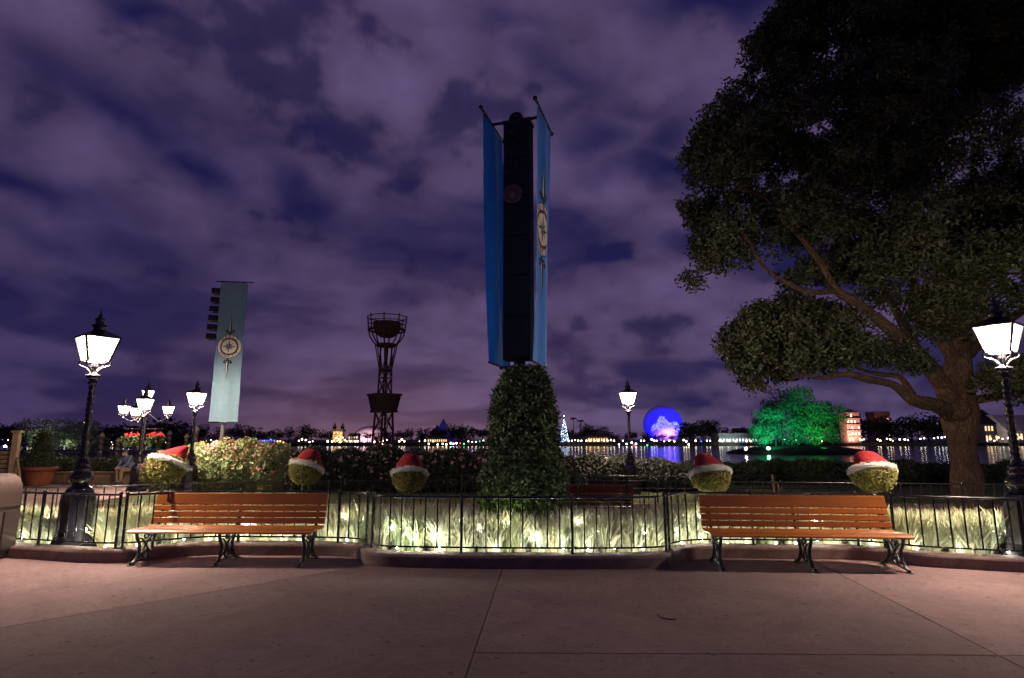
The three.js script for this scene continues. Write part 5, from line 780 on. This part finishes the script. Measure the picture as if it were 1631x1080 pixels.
{
  // fir covered in lights
  const z = FZ + 2, b = at(899, 704, z), t = at(899, 663, z), H = t.y - 0.14, o = thing('lighted_fir', 'tall slim fir wrapped in white and blue lights on the far shore', 'lighted tree', [b.x, 0.14, z]), s = [], lg = new THREE.IcosahedronGeometry(0.13, 0);
  part('trunk', cyl(0.2, 0.1, H * 0.9, 0, H * 0.45, 0, 8), M.darkBark, o); const n = []; for (let i = 0; i < 900; i++) { const y = R(), a = rr(0, 6.28), r = (1 - y) * 1.85 * Math.sqrt(R()); n.push([Math.cos(a) * r, 0.3 + y * (H - 0.4), Math.sin(a) * r, rr(0.8, 1.3), tone(0.03, 0.05, 0.03)]); } scatter('branches', spray(7, 0.4, 0.12, 0.2, 61), M.leaf, n, o);
  const pts = [[], []]; for (let i = 0; i < 330; i++) { const y = Math.pow(R(), 1.25), a = rr(0, 6.28), r = (1 - y) * 1.95 + 0.05; pts[R() < 0.72 - 0.35 * (1 - y) ? 0 : 1].push([Math.cos(a) * r, 0.4 + y * (H - 0.5), Math.sin(a) * r, rr(0.7, 1.2), lin(1, 1, 1)]); }
  scatter('white_lights', lg, glowMat(0.85, 0.95, 1, 5), pts[0], o); scatter('blue_lights', lg, glowMat(0.25, 0.4, 1, 4), pts[1], o);
  part('star_light', new THREE.IcosahedronGeometry(0.3, 0).translate(0, H + 0.1, 0), glowMat(1, 1, 1, 8), o);
}
{
  // great faceted globe, floodlit blue, its projected white pattern imitated by glowing points
  const z = -800, c = at(1055.5, 676, z), r = (at(1086, 676, z).x - at(1025, 676, z).x) / 2, o = thing('faceted_globe', 'giant faceted globe floodlit blue with a white light pattern and rosy foot', 'globe building', [c.x, 0.15, z]), cy = c.y - 0.15;
  const shell = new THREE.IcosahedronGeometry(r, 9); shell.translate(0, cy, 0); const sp = shell.attributes.position; { const q = plain(shell), k = q.attributes.position, nn = q.attributes.normal; q.computeVertexNormals(); part('shell', q, std(lin(0.75, 0.75, 0.78), 0.55), o); }
  for (const a of [0.5, 1.9, 3.6, 5.2]) part('support_leg', bar([Math.cos(a) * r * 0.55, 0, Math.sin(a) * r * 0.55], [Math.cos(a) * r * 0.4, Math.max(2, cy - r * 0.8), Math.sin(a) * r * 0.4], 1.2, 8), std(lin(0.3, 0.3, 0.3), 0.8), o);
  const spots = [], pink = []; const tiny = new THREE.OctahedronGeometry(0.42, 0);
  for (let j = -40; j <= 40; j++) for (let i = -40; i <= 40; i++) {
    const u = i / 30, v = j / 24; if (u * u + v * v > 0.93) continue; const w = Math.sqrt(Math.max(0, 1 - u * u - v * v)), hill = 0.25 * Math.exp(-Math.pow((u + 0.25) / 0.27, 2)) + 0.10 * Math.exp(-Math.pow((u - 0.38) / 0.22, 2)) - 0.05, base = -0.36 + 0.06 * Math.sin(u * 9);
    if (v < hill * 2.0 + 0.02 && v > base && Math.abs(u) < 0.76 && hash3(i, j, 3) < 0.62) spots.push([u * r * 1.005, cy + v * r * 1.005, w * r * 1.005, rr(0.8, 1.1), lin(1, 1, 1)]);
  }
  scatter('projection_glow_points', tiny, glowMat(0.75, 0.7, 1, 1.3), spots, o);
  floodlight('blue floodlight on the rise in front of the great globe', [c.x - 40, 0.15, z + 95], [c.x, cy + 8, z], [0.004, 0.002, 1], 76000, 0.5, 1.2, 'floodlights of the great globe');
  floodlight('blue floodlight on the rise in front of the great globe', [c.x + 45, 0.15, z + 90], [c.x, cy + 8, z], [0.002, 0.004, 1], 76000, 0.5, 1.2, 'floodlights of the great globe');
  floodlight('rose floodlight close under the great globe', [c.x + 3, 0.15, z + 42], [c.x, 4, z + 10], [1, 0.32, 0.42], 5200, 0.75, 0.6, 'rose floodlights of the great globe');
}
{
  // pale trees lit from below on the near bank, beyond the promenade wall
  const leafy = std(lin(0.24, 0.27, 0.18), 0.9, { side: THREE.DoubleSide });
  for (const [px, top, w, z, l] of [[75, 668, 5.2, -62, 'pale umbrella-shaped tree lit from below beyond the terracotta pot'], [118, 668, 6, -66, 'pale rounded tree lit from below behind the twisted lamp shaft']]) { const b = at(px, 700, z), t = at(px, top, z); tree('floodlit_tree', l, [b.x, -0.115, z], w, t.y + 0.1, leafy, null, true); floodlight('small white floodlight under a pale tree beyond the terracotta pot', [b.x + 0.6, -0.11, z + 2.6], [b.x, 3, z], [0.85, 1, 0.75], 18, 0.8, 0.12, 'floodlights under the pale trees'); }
  for (const [px, py, l] of [[8, 711, 'blue-white lamp on a short post beside the timber screen'], [138, 711, 'blue-white lamp on a short post behind the twisted lamp shaft']]) { const z = -44, p = at(px, py, z), o = thing('garden_lamp', l, 'lamp', [p.x, -0.115, z]); part('post', cyl(0.04, 0.04, p.y + 0.1, 0, (p.y + 0.1) / 2, 0, 6), M.iron, o); part('lamp_globe', ball(0.09, 0, p.y + 0.115, 0, 10), glowMat(0.55, 0.65, 1, 16), o); }
  const dark = 'dark leafy tree on the bank beyond the cluster lamp';
  for (const [px, top, w, z] of [[-10, 672, 7, -72], [40, 678, 7, -74], [150, 690, 5, -70], [225, 672, 9, -80], [262, 668, 10, -84], [170, 684, 6, -76], [300, 690, 6, -82]]) { const b = at(px, 700, z), t = at(px, top, z); tree('bank_tree', dark, [b.x, -0.115, z], w, t.y + 0.1, crownMats[0], 'dark trees on the bank'); }
}
renderer.render(scene, camera);
